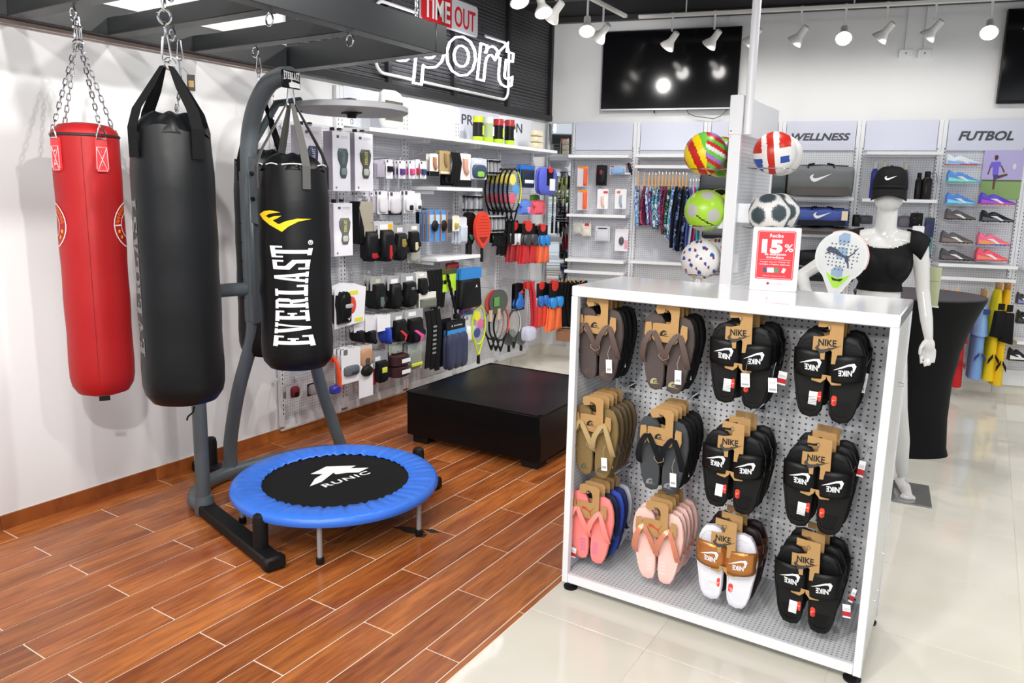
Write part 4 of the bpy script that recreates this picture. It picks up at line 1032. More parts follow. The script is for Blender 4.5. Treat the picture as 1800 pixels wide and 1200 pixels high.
BL=[(-1,(1240,270),4.02,.113,volley1,(YLW,REDB,GRN,PUR,WB),'red, yellow and green volleyball at the top left of the white tower','front'),
(-1,(1268,276),4.27,.112,volley1,(YLW,GRN,PUR,REDB,WB),'multicoloured volleyball behind the red and yellow one on the tower','back'),
(-1,(1240,370),4.02,.112,lime,(LIM,LIM2,DKB),'lime green football with a silver pentagon left of the tower','front'),
(-1,(1266,366),4.27,.11,lime,(NEO,DKB,DKB),'neon yellow and black football behind the lime green one','back'),
(-1,(1232,456),4.02,.108,club,(WB,BLU,C('7a2a50',.4)),'white football with purple crest print low on the tower left side','front'),
(-1,(1262,451),4.27,.108,club,(WB,REDB,BLU),'white football with red and blue crest behind the purple one','back'),
(1,(1362,269),4.05,.108,volley2,(WB,REDB,BLU),'white volleyball with red and blue panels right of the tower','front'),
(1,(1374,273),4.28,.108,lambda c:0,(WB,),'plain white ball behind the red and blue volleyball','back'),
(1,(1352,376),4.05,.105,tele,(WB,TEA,C('8c8f92',.4)),'white football with dark grey pentagons right of the tower','front'),
(1,(1370,374),4.28,.105,tele,(WB,TEA,C('8c8f92',.4)),'white and dark football behind the grey pentagon one','back')]
for sx,px,y,r,fn,mats,lab,fb in BL:
    c=onY(px[0],px[1],y); ball(c,r,fn,mats,lab,(random.uniform(-.2,.2),random.uniform(-.2,.2),.2))
    holder(c+V((0,0,-r*.73)),r,-sx,'wire ring holding the %s'%lab.split(' on ')[0].split(' at ')[0].split(' low')[0].split(' right of')[0].split(' left of')[0].replace(' with small tick marks',''))
# ------------------------------------------------------------ mannequin
MP=V((3.43,4.75,0)); mrot=facecam(MP)
mn=thing('mannequin','glossy white faceless mannequin standing behind the display unit','mannequin',MP,mrot)
MW=M('mannequin_white',(.62,.615,.605),.12,coat=.4)
def capsule(g,pts): # pts: (p,r) chain of tapered capsules
    for (a,ra),(b,rb) in zip(pts,pts[1:]):
        g.tube([a,b],[ra,rb],14); g.ball(a,ra,14); g.ball(b,rb,14)
def remesh(g,name,mat,parent,vox,sm=6,infl=0,keep=None,thick=0,cuts=()):
    me=g.mesh(name,mat); o=link(name,me); m=o.modifiers.new('r','REMESH'); m.mode='VOXEL'; m.voxel_size=vox; m.use_smooth_shade=True
    m=o.modifiers.new('s','SMOOTH'); m.iterations=sm; m.factor=.5
    dg=bpy.context.evaluated_depsgraph_get(); dg.update(); me2=bpy.data.meshes.new_from_object(o.evaluated_get(dg)); bpy.data.objects.remove(o)
    bm=bmesh.new(); bm.from_mesh(me2)
    if infl:
        bm.normal_update()
        for v in bm.verts: v.co+=v.normal*infl
    for co,no in cuts: bmesh.ops.bisect_plane(bm,geom=bm.verts[:]+bm.edges[:]+bm.faces[:],plane_co=co,plane_no=no,clear_outer=True)
    if keep: bmesh.ops.delete(bm,geom=[v for v in bm.verts if not keep(v.co)],context='VERTS')
    for f in bm.faces: f.smooth=True
    bm.to_mesh(me2); bm.free(); me2.materials.clear(); me2.materials.append(mat); me2.name=name
    o=link(name,me2,parent)
    if thick: q=o.modifiers.new('t','SOLIDIFY'); q.thickness=thick; q.offset=0
    return o
def torso(g):
    g.ball((0,.0,1.345),.16,24,(.95,.66,1.05)); g.ball((0,.0,1.12),.125,24,(.95,.72,1.5)); g.ball((0,.01,.93),.165,24,(1,.7,.9))
    for s in (-1,1): g.ball((s*.068,-.068,1.325),.064,16,(1,.9,1))
    capsule(g,[((-.155,.0,1.455),.055),((0,.015,1.475),.062),((.155,.0,1.455),.055)])
    g.tube([(0,.01,1.43),(0,.0,1.55)],[.085,.052],16); capsule(g,[((0,.0,1.5),.058),((0,-.012,1.66),.055)])
g=G(); torso(g)
g.ball((0,-.01,1.745),.083,24,(.92,1.15,1.35)); g.ball((0,-.035,1.692),.076,16,(1.0,1.05,1.0)); g.ball((0,-.1,1.725),.012,10,(.8,1,1.6))
# hanging arm on the viewer's right with open hand
capsule(g,[((.175,0,1.45),.05),((.2,.01,1.33),.043),((.222,.02,1.19),.036),((.255,-.01,1.03),.034),((.275,-.03,.93),.024)])
g.ball((.28,-.035,.885),.042,14,(.8,.55,1.1))
for i,(dy,dx,l) in enumerate(((.0,-.03,.075),(-.004,-.01,.09),(-.002,.01,.082),(.004,.029,.065))):
    b=V((.282+dx,-.035+dy,.86)); capsule(g,[(b,.0105),(b+V((dx*.1,-.006,-l*.55)),.0098),(b+V((dx*.05,-.02,-l)),.008)])
capsule(g,[((.255,-.05,.90),.014),((.24,-.072,.87),.0115),((.238,-.078,.84),.0095)])
# bent arm on the viewer's left
capsule(g,[((-.175,0,1.45),.05),((-.25,.0,1.37),.043),((-.42,-.02,1.235),.036),((-.38,-.12,1.15),.034),((-.31,-.30,1.09),.024)])
g.ball((-.295,-.335,1.075),.04,14,(.8,1.1,.6))
for i in range(4):
    b=V((-.30+.0,-.335-.02*i+.03,1.06)); capsule(g,[(b+V((-.02,0,.01)),.0095),(b+V((.012,-.02,.012)),.009),(b+V((.028,-.004,-.006)),.008)])
capsule(g,[((-.29,-.32,1.1),.012),((-.27,-.35,1.11),.01),((-.262,-.37,1.095),.009)])
for s,kn,an,to in ((1,(.16,-.03,.5),(.225,.03,.1),(.26,-.13,.035)),(-1,(-.11,-.02,.5),(-.13,.03,.1),(-.17,-.13,.035))):
    capsule(g,[((s*.085,0,.9),.09),(kn,.055),((kn[0]*.45+an[0]*.55,kn[1]*.45+an[1]*.55+.02,.3),.052),(an,.032)])
    capsule(g,[((an[0]-s*.005,an[1]+.02,.045),.03),((an[0]*.5+to[0]*.5,an[1]*.5+to[1]*.5,.04),.034),((to[0],to[1],.024),.024)])
    for k in range(5): capsule(g,[((to[0]+(k-2)*.015,to[1]-.005,.02),.011),((to[0]+(k-2)*.016,to[1]-.032+abs(k-1.5)*.006,.014),.009)])
remesh(g,'body',MW,mn,.0065,5)
g=G(); torso(g)
for s in (-1,1): capsule(g,[((s*.175,0,1.45),.05),((s*.215,.0,1.4),.05)])
def keep(c):
    if c.z<1.40: return True
    lim=.128 if c.y<0 else .11
    if abs(c.x)<lim: return c.z<1.42+.35*(c.x*c.x)/(lim*lim)*.12 if c.y<0.0 else c.z<1.47
    return True
TOPM=C('0d0d11',.75)
top_=remesh(g,'crop_top',TOPM,None,.007,8,infl=.009,keep=keep,thick=.004,cuts=(((0,0,1.175),(0,0,-1)),((.225,0,1.45),(1,0,-.35)),((-.225,0,1.45),(-1,0,-.35)))); top_.location=MP; top_.rotation_euler=(0,0,mrot)
tag(top_,'black cap-sleeved crop top worn by the white mannequin','top')
cap=thing('cap','black baseball cap with a white tick emblem on the mannequin head','cap',MP+V((0,0,1.692)),mrot)
g=G()
def cf(u,v):
    a=2*PI*u; b=v*PI/2; r=.092*math.cos(b)**.6; return (r*math.sin(a),-.012-r*1.14*math.cos(a),.055+.125*math.sin(b)**.9)
g.grid(cf,40,12); g.obj('crown',TOPM,cap)
g=G()
def bf(u,v):
    a=(u-.5)*2.5; r=1+v*.55; x=.092*math.sin(a)*(1+.04*v); y=-.012-.104*math.cos(a)-v*.075*math.cos(a)**.8 if math.cos(a)>0 else -.012-.11*math.cos(a); return (x,y,.056-.038*v-3.6*x*x*v)
g.grid(bf,18,6); o=g.obj('brim',TOPM,cap); q=o.modifiers.new('t','SOLIDIFY'); q.thickness=.004
g=G()
def bd(u,v):
    a=(u-.5)*2.6; return (.094*math.sin(a),-.013-.108*math.cos(a),.052+.022*v)
g.grid(bd,18,2); o=g.obj('sweatband',TOPM,cap); q=o.modifiers.new('t','SOLIDIFY'); q.thickness=.003
G().ball((0,-.012,.181),.008,8,(1,1,.5)).obj('button',TOPM,cap)
bm=bmesh.new(); vs=[bm.verts.new((x*.062,0,z*.062)) for x,z in SWOOSH]; bm.faces.new(vs)
for x in [-.03+.008*k for k in range(8)]: bmesh.ops.bisect_plane(bm,geom=bm.verts[:]+bm.edges[:]+bm.faces[:],plane_co=(x,0,0),plane_no=(1,0,0))
bmesh.ops.triangulate(bm,faces=bm.faces[:])
for v in bm.verts:
    z=v.co.z+.112; sb=min(1,((z-.055)/.125))**(1/.9); b=math.asin(sb); r=.092*math.cos(b)**.6; a=math.asin(v.co.x/r); v.co=V((r*math.sin(a),-.016-r*1.14*math.cos(a),z))
me=bpy.data.meshes.new('emblem'); bm.to_mesh(me); bm.free(); me.materials.append(PAPER); link('emblem',me,cap)
pf=G().box((.2,-.03,.005),(.36,.36,.008),bev=.002).obj('base_plate',M('plate_glass',(.4,.4,.4),.08,.6),mn,smooth=False)
# padel racket held by the mannequin
rc=onY(1478,455,4.33); pr_=thing('padel_racket','white padel racket with a leaping cat print held by the mannequin','racket',rc,facecam(rc)); pr_.rotation_euler=(0,.10,pr_.rotation_euler.z)
def tear(k=1):
    P=[]
    for i in range(36):
        a=-PI/2+.62+i*(2*PI-1.24)/35; P.append((.13*k*math.cos(a),.012+.135*k*math.sin(a)))
    return P+[(-.02,-.2*k+.0),(.02,-.2*k)]
WR=M('racket_white',(.75,.77,.76),.25)
G().prism(tear(),-.017,.017).obj('frame',WR,pr_)
G().prism(tear(.9),-.0185,.0185).obj('face',M('racket_face',(.70,.72,.73),.3),pr_)
g=G(); P=tear()
g.tube([(x,0,z) for x,z in P[19:35]][:8],.0,4) if 0 else None
G().tube([(x*1.01,0,z) for x,z in P[4:22]],.006,6).obj('pink_rim',C('e9b9bb',.3),pr_)
for i,(x,z) in enumerate(((0,.11),(-.005,-.07),(.0,.035))):
    flat('blue_print',[[(-.03,-.03),(.0,-.04),(.032,-.02),(.025,.03),(-.01,.035),(-.035,.01)]],-.0192,C('93abc9',.5),pr_,.9,(x,z))
flat('cat_print',CAT,-.0198,C('3c4560',.5),pr_,.155,(.0,.02))
g=G()
for i in range(-4,5):
    for j in range(-4,5):
        if i*i+j*j<19 and (i+j)%1==0: g.cyl((i*.0195+.002*(j%2),-.0206,.02+j*.019),(i*.0195+.002*(j%2),-.0192,.02+j*.019),.0042,n=8)
o=g.obj('holes',C('5b6068',.6),pr_); o['kind']='stuff'
G().prism([(-.06,-.075),(-.035,-.09),(0,-.1),(.035,-.09),(.06,-.075),(.05,-.1),(.012,-.155),(-.012,-.155),(-.05,-.1)],-.0195,.0195).obj('green_throat',C('a9e04a',.35),pr_)
G().prism([(-.03,-.1),(0,-.108),(.03,-.1),(.02,-.118),(-.02,-.118)],-.0205,.0205).obj('throat_opening',C('2c3320',.6),pr_)
G().tube([(0,0,-.18),(0,0,-.33)],.016,10).obj('grip',BLACK,pr_)
# ------------------------------------------------------------ cocktail table
tb=thing('cocktail_table','round high table under a black stretch cover behind the mannequin','table',(3.575,5.69,0))
SPX=M('black_spandex',(.004,.004,.0045),.65,spec=.2); 
g=G(); n=64
prof=[(.275,.0),(.262,.05),(.252,.25),(.258,.5),(.285,.7),(.32,.85),(.36,.96),(.392,1.04),(.4,1.065),(.398,1.075)]
rings=[]
for r,z in prof:
    f=max(0,1-z/.5); rings.append([g.v((r*(1+.10*f*abs(math.cos(2*(2*PI*k/n)+.4))**3-.05*f)*math.cos(2*PI*k/n),r*(1+.10*f*abs(math.cos(2*(2*PI*k/n)+.4))**3-.05*f)*math.sin(2*PI*k/n),z)) for k in range(n)])
for A,B in zip(rings,rings[1:]):
    for k in range(n): g._f([A[k],A[(k+1)%n],B[(k+1)%n],B[k]])
g.obj('stretch_cover',SPX,tb,ang=70)
G().lathe([(.001,1.074),(.397,1.074),(.4,1.07),(.39,1.06),(.001,1.06)],64).obj('table_top',M('spandex_lit_top',(.06,.048,.055),.55),tb)  # top of the black cover, light falling on it painted as a paler colour
cs=thing('card_holder','pale green card in a clear stand on the round black table','card holder',onZ(1635,539,1.078)+V((0,0,0)),facecam((3.6,5.6)))
G().box((0,0,.115),(.075,.008,.23)).obj('card',C('a8ac88',.5),cs,smooth=False); G().box((0,0,.004),(.085,.05,.006)).obj('stand_foot',M('clear_plastic',(.7,.72,.72),.1),cs,smooth=False)
G().box((0,-.0045,.15),(.06,.001,.004)).obj('print_line',C('8a8f6a',.6),cs,smooth=False)
# ------------------------------------------------------------ merchandise building blocks (local: x right, y into wall, z up, origin top centre)
def pillow(poly,D,y0=0,k=(1,1,.9,.7)):
    g=G(); rings=[]
    cx=sum(p[0] for p in poly)/len(poly); cz=sum(p[1] for p in poly)/len(poly)
    for s,y in zip(k,(y0,y0-D*.35,y0-D*.8,y0-D)): rings.append([g.v((cx+(x-cx)*s,y,cz+(z-cz)*s)) for x,z in poly])
    for A,B in zip(rings,rings[1:]):
        for i in range(len(poly)): g._f([A[i],A[(i+1)%len(poly)],B[(i+1)%len(poly)],B[i]])
    g._f(rings[0]); g._f(rings[-1][::-1]); return g
def sc(poly,w,h,cx=0,cz=0): return [(cx+x*w,cz+z*h) for x,z in poly]
RECT=[(-.5,-.5),(.5,-.5),(.5,.5),(-.5,.5)]
RND=[(math.copysign(abs(math.cos(a))**.5,math.cos(a))*.5,math.copysign(abs(math.sin(a))**.5,math.sin(a))*.5) for a in [PI/8+i*PI/6 for i in range(12)]]
OVAL=[(.5*math.cos(i*PI/8),.5*math.sin(i*PI/8)) for i in range(16)]
GLOVE=[(-.36,.5),(.3,.5),(.34,.1),(.5,-.06),(.46,-.24),(.32,-.14),(.3,-.42),(.2,-.46),(.15,-.3),(.1,-.5),(-.02,-.5),(-.05,-.32),(-.1,-.5),(-.21,-.48),(-.23,-.3),(-.3,-.42),(-.4,-.34),(-.4,.1)]
SHIN=[(-.34,.5),(.34,.5),(.48,.36),(.42,.1),(.26,-.12),(.34,-.34),(.22,-.5),(-.18,-.5),(-.3,-.34),(-.22,-.1),(-.44,.12),(-.48,.36)]
DROP=[(0,.5),(.18,.4),(.2,.15),(.42,-.02),(.5,-.22),(.4,-.42),(.15,-.5),(-.15,-.5),(-.4,-.42),(-.5,-.22),(-.42,-.02),(-.2,.15),(-.18,.4)]
SHIRT=[(-.18,.5),(.18,.5),(.5,.3),(.42,.08),(.3,.16),(.3,-.5),(-.3,-.5),(-.3,.16),(-.42,.08),(-.5,.3)]
SOCK=[(-.3,.5),(.25,.5),(.25,-.1),(.45,-.35),(.3,-.5),(-.1,-.35),(-.3,-.05)]
PL_=M('clear_pack',(.62,.63,.66),.12); GRYP=C('8f9296',.4)
def hookm(t,D): G().tube([(0,.0,.004),(0,-D,.004),(0,-D-.004,.012)],.0022,5).obj('peg_tab',CHROME,t)
def pack(t,W,H,o):
    """hang pack: header card, body of the given outline, sticker, accent"""
    D=o.get('D',.022); hh=o.get('hh',.28)
    back=C(o.get('card','e4e4ea'),.45)
    G().prism([(-W/2,-H*o.get('ch',1)),(W/2,-H*o.get('ch',1)),(W/2,-.004),(W*.3,0),(-W*.3,0),(-W/2,-.004)],-.002,.0).obj('card',back,t,smooth=False)
    if o.get('body'):
        s={'r':RND,'g':GLOVE,'s':SHIN,'o':OVAL,'d':DROP,'k':SOCK,'q':RECT,'t':SHIRT}[o.get('sh','r')]
        bh=H*(1-hh)*o.get('bs',.94); bw=W*o.get('bw',.88); cz=-H*hh-bh/2-H*o.get('dz',0)
        b=pillow(sc(s,bw,bh,o.get('bx',0)*W,cz),D,-.002).obj('product',C(o['body'],o.get('br',.5)),t)
        if o.get('acc'): pillow(sc(s if o.get('as') is None else {'q':RECT,'o':OVAL,'r':RND,'l':[(-.5,.5),(-.2,.5),(.5,.0),(.3,-.5),(.1,-.5),(.2,-.1)]}[o['as']],bw*o.get('aw',.5),bh*o.get('ah',.3),(o.get('bx',0)+o.get('ax',0))*W,cz+bh*o.get('az',-.2)),.004,-.002-D).obj('accent',C(o['acc'],.45),b)
    if o.get('st'): G().box((o.get('sx',0)*W,-.0035,-H*o.get('sz',.16)),(W*o.get('sw',.5),.001,H*o.get('shh',.12))).obj('sticker',C(o['st'],.5),t,smooth=False)
    if o.get('st2'): G().box((o.get('s2x',.2)*W,-.0036,-H*o.get('s2z',.16)),(W*.3,.001,H*.12)).obj('sticker',C(o['st2'],.5),t,smooth=False)
    if o.get('lg'): G().box((-W*.28,-.0036,-H*.1),(W*.2,.001,W*.2)).obj('brand_mark',C(o['lg'],.5),t,smooth=False)
    if o.get('foot'): G().box((0,-.006,-H*.9),(W,.01,H*.2)).obj('base_band',C(o['foot'],.5),t,smooth=False)
    hookm(t,.03)
def carton(t,W,H,o):
    D=o.get('D',.085); f=C(o.get('card','e9e9f2'),.45)
    G().box((0,D/2,-H/2),(W,D,H),bev=.002).obj('carton',f,t,smooth=False)
    G().box((-W/2-.0006,D/2,-H/2),(.001,D*.96,H*.98)).obj('side_print',C(o.get('side','a9a2b0'),.5),t,smooth=False)
    if 'pic' in o:
        pc=pillow(sc(SHIN if o.get('ps','s')=='s' else RND,W*o.get('pw',.62),H*.5,W*.06,-H*.53),.012,0).obj('window_glove',C(o['pic'],.45),t)
        flat('vertical_print',slabword('EVERLAST',H*.22,W*.13,.3),-.0135,C(o.get('pc','d8d27a'),.5),pc,1,(W*.04,-H*.43))
        pillow(sc(RND,W*.28,H*.12,W*.05,-H*.67),.006,-.010).obj('window_strap',C(o.get('p2','b9bdb6'),.4),pc)
    G().box((-W*.2,-.0006,-H*.09),(W*.14,.001,H*.045)).obj('brand_mark',C('55525c'),t,smooth=False)
    for i in (0,1): G().box((W*.17,-.0006,-H*(.08+.025*i)),(W*.4,.001,H*.01)).obj('title_line',C('b9b6c2'),t,smooth=False)
    G().box((-W*.33,-.0006,-H*.94),(W*.08,.001,W*.08)).obj('corner_mark',C('77757e'),t,smooth=False)
    for x in (-.2,.2): G().box((x*W,D*.6,.012),(.014,.03,.026)).obj('carton_hook',BLACK,t,smooth=False)
def sleevebox(t,W,H,o):
    G().box((0,.05,-H/2),(W,.1,H),bev=.008).obj('case',C('131316',.4),t)
    pillow(sc([(-.4,.5),(.42,.5),(.5,.2),(.5,-.5),(-.1,-.5),(-.2,-.1),(-.5,.35)],W,H,0,-H/2),.006,0).obj('sleeve',C('a39c8c',.5),t)
    hookm(t,.01)
def racket(t,W,H,o):
    a=W/2; hb=o.get('head',.36); rim=C(o.get('rim','101012'),.3); cz=-hb/2
    P=[(a*math.sin(i*PI/14),0,cz+hb/2*math.cos(i*PI/14)) for i in range(28)]
    G().tube(P,.009,6,closed=True).obj('rim',rim,t)
    if o.get('acc'): G().tube([(x*1.01,-.002,z) for x,_,z in P[2:11]],.0095,6).obj('rim_accent',C(o['acc'],.3),t)
    g=G()
    for i in range(-6,7):
        x=i*a/7; h=hb/2*math.sqrt(1-(x/a)**2)*.97; g.box((x,0,cz),(.0016,.0016,2*h))
    for i in range(-8,9):
        z=i*hb/18; w=a*math.sqrt(1-(2*z/hb)**2)*.97; g.box((0,0,cz+z),(2*w,.0016,.0016))
    s=g.obj('strings',C(o.get('str','c9c9c9'),.5),t,smooth=False); s['kind']='stuff'
    if o.get('ins'):
        for i,c in enumerate(o['ins']): pillow(sc(OVAL,W*.5,hb*.26,((i%2)-.5)*W*.25,cz+hb*(.25-.22*i)),.003,-.001).obj('insert_card',C(c,.5),t)
    G().tube([(a*.62,0,cz-hb*.4),(.01,0,cz-hb*.5-.09),(0,0,cz-hb*.5-.1)],.008,6).obj('throat',rim,t)
    G().tube([(-a*.62,0,cz-hb*.4),(-.01,0,cz-hb*.5-.09),(0,0,cz-hb*.5-.1)],.008,6).obj('throat',rim,t)
    G().tube([(0,0,cz-hb*.5-.09),(0,0,-H)],[.013,.016],8).obj('grip',C(o.get('grip','17171a'),.6),t)
def fin(t,W,H,o):
    G().box((0,-.004,-H*.16),(W*.9,.004,H*.32)).obj('header_card',C(o.get('card','17171b'),.5),t,smooth=False)
    G().prism(sc(OVAL,W*.5,W*.4,0,-H*.06),-.008,-.006).obj('brand_mark',C('d8332c',.4),t)
    for s in (-1,1):
        f=pillow(sc([(-.28,.5),(.28,.5),(.34,.1),(.5,-.5),(.2,-.46),(0,-.5),(-.2,-.46),(-.5,-.5),(-.34,.1)],W*.5,H*.62,s*W*.25,-H*.69),.03,-.006).obj('blade',C(o['body'],.4),t)
        G().lathe([(.3*W*.5,-.05),(.42*W*.5,-.02),(.42*W*.5,.03),(.3*W*.5,.05)],12,(s*W*.25,-.03,-H*.4),1,.6,cap=True).obj('foot_pocket',C(o.get('acc','2a6fc4'),.4),f)
        G().box((s*W*.25,-.04,-H*.5),(W*.4,.006,.01)).obj('strap',BLACK,f,smooth=False)
def rope(t,W,H,o):
    G().box((0,0,-H*.22),(W,.004,H*.44)).obj('card',C('b7e23c',.5),t,smooth=False)
    G().box((0,-.003,-H*.05),(W,.004,H*.1)).obj('header',C('4a4a2a',.5),t,smooth=False)
    P=[(-W*.3+W*.75*(i/20)+.004*math.sin(i*2),-.02,-H*.1-H*.85*i/20) for i in range(21)]
    G().tube(P,[.011+.0025*(i%2) for i in range(21)],8).obj('braided_rope',C('15151a',.7),t)
    G().lathe([(.03,-.02),(.034,0),(.03,.02)],10,(W*.45,-.02,-H*.95)).obj('rope_grip',BLACK,t)
def paddle(t,W,H,o):
    P=[(W/2*math.cos(a),-H*.33+H*.33*math.sin(a)) for a in [-PI/2+.5+i*(2*PI-1)/20 for i in range(21)]]+[(-.012,-H*.72),(.012,-H*.72)]
    G().prism(P,-.016,.016).obj('frame',C(o['body'],.35),t)
    g=G()
    for i in range(-3,4):
        for j in range(-4,5):
            if (i/4)**2+(j/5)**2<.8: g.box((i*W*.11,-.017,-H*.33+j*H*.06),(.006,.002,.006))
    s=g.obj('holes',C('4a1510',.6),t,smooth=False); s['kind']='stuff'
    if o.get('acc'): G().prism([(-W*.3,-H*.5),(W*.3,-H*.5),(.01,-H*.62),(-.01,-H*.62)],-.018,-.016).obj('accent',C(o['acc'],.4),t)
    G().tube([(0,0,-H*.7),(0,0,-H)],.014,8).obj('grip',BLACK,t)
def board(t,W,H,o):
    pillow(sc(RND,W,H,0,-H/2),.03,0).obj('foam_board',C(o['body'],.45),t)
    G().box((0,-.032,-H*.35),(W*.35,.004,H*.6)).obj('header_card',C('14141a',.5),t,smooth=False)
    G().prism(sc(OVAL,W*.26,H*.2,0,-H*.1),-.038,-.034).obj('brand_mark',C('d8332c',.4),t)
    G().box((W*.12,-.035,-H*.62),(W*.3,.003,H*.42)).obj('label',PAPER,t,smooth=False)
def bagpack(t,W,H,o):
    G().box((0,-.02,-H*.14),(W*.95,.02,H*.26)).obj('header',C(o.get('hd','2f7fc9'),.5),t,smooth=False)
    pillow(sc([(-.46,.5),(.4,.5),(.5,-.42),(.42,-.5),(-.42,-.5),(-.5,-.4)],W,H*.74,0,-H*.62),.05,0).obj('pouch',C('111114',.6,bump=.2,bscale=40),t)
    flat('brand_mark',[[(-.5,-.4),(0,.5),(.2,.1),(.5,-.4),(.1,-.1)]],-.052,PAPER,t,.03,(W*.15,-H*.45))
def roll(t,W,H,o):
    for i in (0,1):
        G().lathe([(W*.42,-H*.22),(W*.5,-H*.18),(W*.5,H*.18),(W*.42,H*.22)],16,(0,-.02,-H*(.27+.46*i)),1,.6).obj('wrap_roll',C('35161b',.6),t)
        G().box((W*.08,-.02-W*.31,-H*(.27+.46*i)),(W*.5,.003,H*.16)).obj('label',PAPER,t,smooth=False)
def matroll(t,W,H,o):
    G().box((-.01,0,-H*.12),(W*.9,.005,H*.24)).obj('header',C('14161c',.5),t,smooth=False)
    text('lettering','RUNIC',.02,PAPER,t,(.02,-.0035,-H*.1),fit=(W*.4,.012),ext=.0003)
    flat('brand_mark',[[(-.5,-.4),(0,.5),(.2,.1),(.5,-.4),(.1,-.1)]],-.0034,PAPER,t,.02,(-W*.22,-H*.1))
    G().box((0,-.004,-H*.23),(W*.9,.006,H*.1)).obj('blue_band',C('3f8fd0',.5),t,smooth=False)
    for i in range(3): pillow(sc(RND,W*.36,H*.76,(i-1)*W*.3,-H*.63),.03,0).obj('mat_fold',C('343a55',.6),t)
def mmacard(t,W,H,o):
    G().prism([(-W*.5,-H),(W*.42,-H*.92),(W*.5,-H*.12),(W*.1,0),(-W*.1,0),(-W*.48,-H*.08)],-.003,0).obj('card',C('e9e9ee',.45),t,smooth=False)
    pillow(sc(OVAL,W*.26,H*.4,W*.04,-H*.5),.006,-.003).obj('red_print',C('d8452e',.5),t)
    gl=pillow(sc([(-.4,-.5),(.4,-.5),(.46,-.1),(.4,.1),(.44,.35),(.3,.5),(.2,.4),(.08,.52),(-.06,.42),(-.18,.52),(-.3,.4),(-.44,.42),(-.5,.1),(-.42,-.1)],W*.42,H*.72,-W*.27,-H*.53),.05,-.003).obj('glove',C('17181b',.4),t)
    pillow(sc(RND,W*.25,H*.1,-W*.2,-H*.48),.006,-.05).obj('grey_panel',C('a9acb0',.4),gl)
    flat('emblem',[[(-.5,.1),(0,-.5),(.5,.5),(0,-.1)]],-.056,PAPER,gl,.03,(-W*.22,-H*.76))
    for x,z in ((.1,.22),(.25,.86)): G().box((x*W,-.0038,-z*H),(W*.26,.001,H*.09)).obj('sticker',C('e0d83c',.5),t,smooth=False)
    hookm(t,.02)
def straps(t,W,H,o):
    for i in range(o.get('n',3)):
        x=(i-(o.get('n',3)-1)/2)*W/o.get('n',3)
        g=G(); band(g,[(x,-.01,0),(x+.004,-.03,-H*.3),(x-.003,-.02,-H*.65),(x,-.008,-H*(.9+.04*(i%3)))],W/o.get('n',3)*.9,.008,up=(1,0,0)); s=g.obj('strap',C(o.get('body','121215'),.7),t)
        if o.get('acc') and i==1:
            for k in range(7): G().box((x,-.038+.0015*k,-H*(.25+.07*k)),(W*.22,.004,H*.03)).obj('grey_stripe',C(o['acc'],.6),s,smooth=False)
def grips(t,W,H,o):
    G().box((0,0,-H/2),(W*.9,.003,H)).obj('card',C('c4c6cc',.3),t,smooth=False)
    for i in range(3):
        for z in (.12,.86): G().lathe([(W*.12,-.008),(W*.13,0),(W*.12,.008)],10,((i-1)*W*.33,-.012,-H*z)).obj('grip_end',BLACK,t)
        G().cyl(((i-1)*W*.33,-.012,-H*.1),((i-1)*W*.33,-.012,-H*.88),W*.06,n=8).obj('grip_tube',C('8c8e94',.3),t)
def brushes(t,W,H,o):
    G().box((0,0,-H/2),(W,.004,H)).obj('card',C('4f8fd2',.4),t,smooth=False)
    G().box((0,-.003,-H*.3),(W*.9,.003,H*.3)).obj('photo_print',C('b9cfe2',.5),t,smooth=False)
    for i in range(4): G().cyl(((i-1.5)*W*.3,-.014,-.002),((i-1.5)*W*.3,-.014,-H*.98),.005,n=8).obj('wood_handle',C('b9784a',.6),t)
    for i in range(2): G().ball(((i-.4)*W*.45,-.02,-H*.5),W*.15,10,(1,.5,1.2)).obj('bulb',C('1c1c20',.5),t)
def snork(t,W,H,o):
    G().tube([(0,-.01,0),(W*.1,-.03,-H*.2),(W*.3,-.03,-H*.6),(W*.35,-.02,-H)],[.014,.016,.017,.016],8).obj('tube',C(o['body'],.3),t)
    pillow(sc(RND,W,H*.25,0,-H*.9),.04,0).obj('mask_lens',C(o.get('acc','c8cad8'),.15),t)
    G().box((0,0,-H*.06),(W*.8,.004,H*.12)).obj('header_card',C('c8322e',.5),t,smooth=False)
def towel(t,W,H,o):
    pillow(sc(RND,W,H,0,-H/2),.04,0).obj('plastic_bag',C(o.get('card','e6e6e4'),.2,bump=.6,bscale=25),t)
    G().box((0,-.043,-H*.55),(W*.75,.002,H*.5)).obj('label',C('5c5c50',.5),t,smooth=False)
    text('lettering','EVERLAST',.02,C('d8d29a'),t,(0,-.0445,-H*.4),fit=(W*.5,.018),ext=.0003)
def discset(t,W,H,o):
    for i,c in enumerate(('9a9c8e','b23a3a','4b5048')): G().prism(sc([(.5*math.cos(k*PI/10),.5*math.sin(k*PI/10)) for k in range(20)],W*.8,H*.8,(i-1)*W*.12,-H*.42),-.012*i-.006,-.012*i).obj('disc',C(c,.35),t)
    for x in (-.22,.12): G().box((x*W,-.03,-H*.82),(W*.1,.014,H*.36)).obj('wood_grip',C('c9b393',.6),t,smooth=False)
    G().box((0,-.037,-H*.4),(W*.22,.002,H*.3)).obj('green_mark',C('5a9a4a'),t,smooth=False)
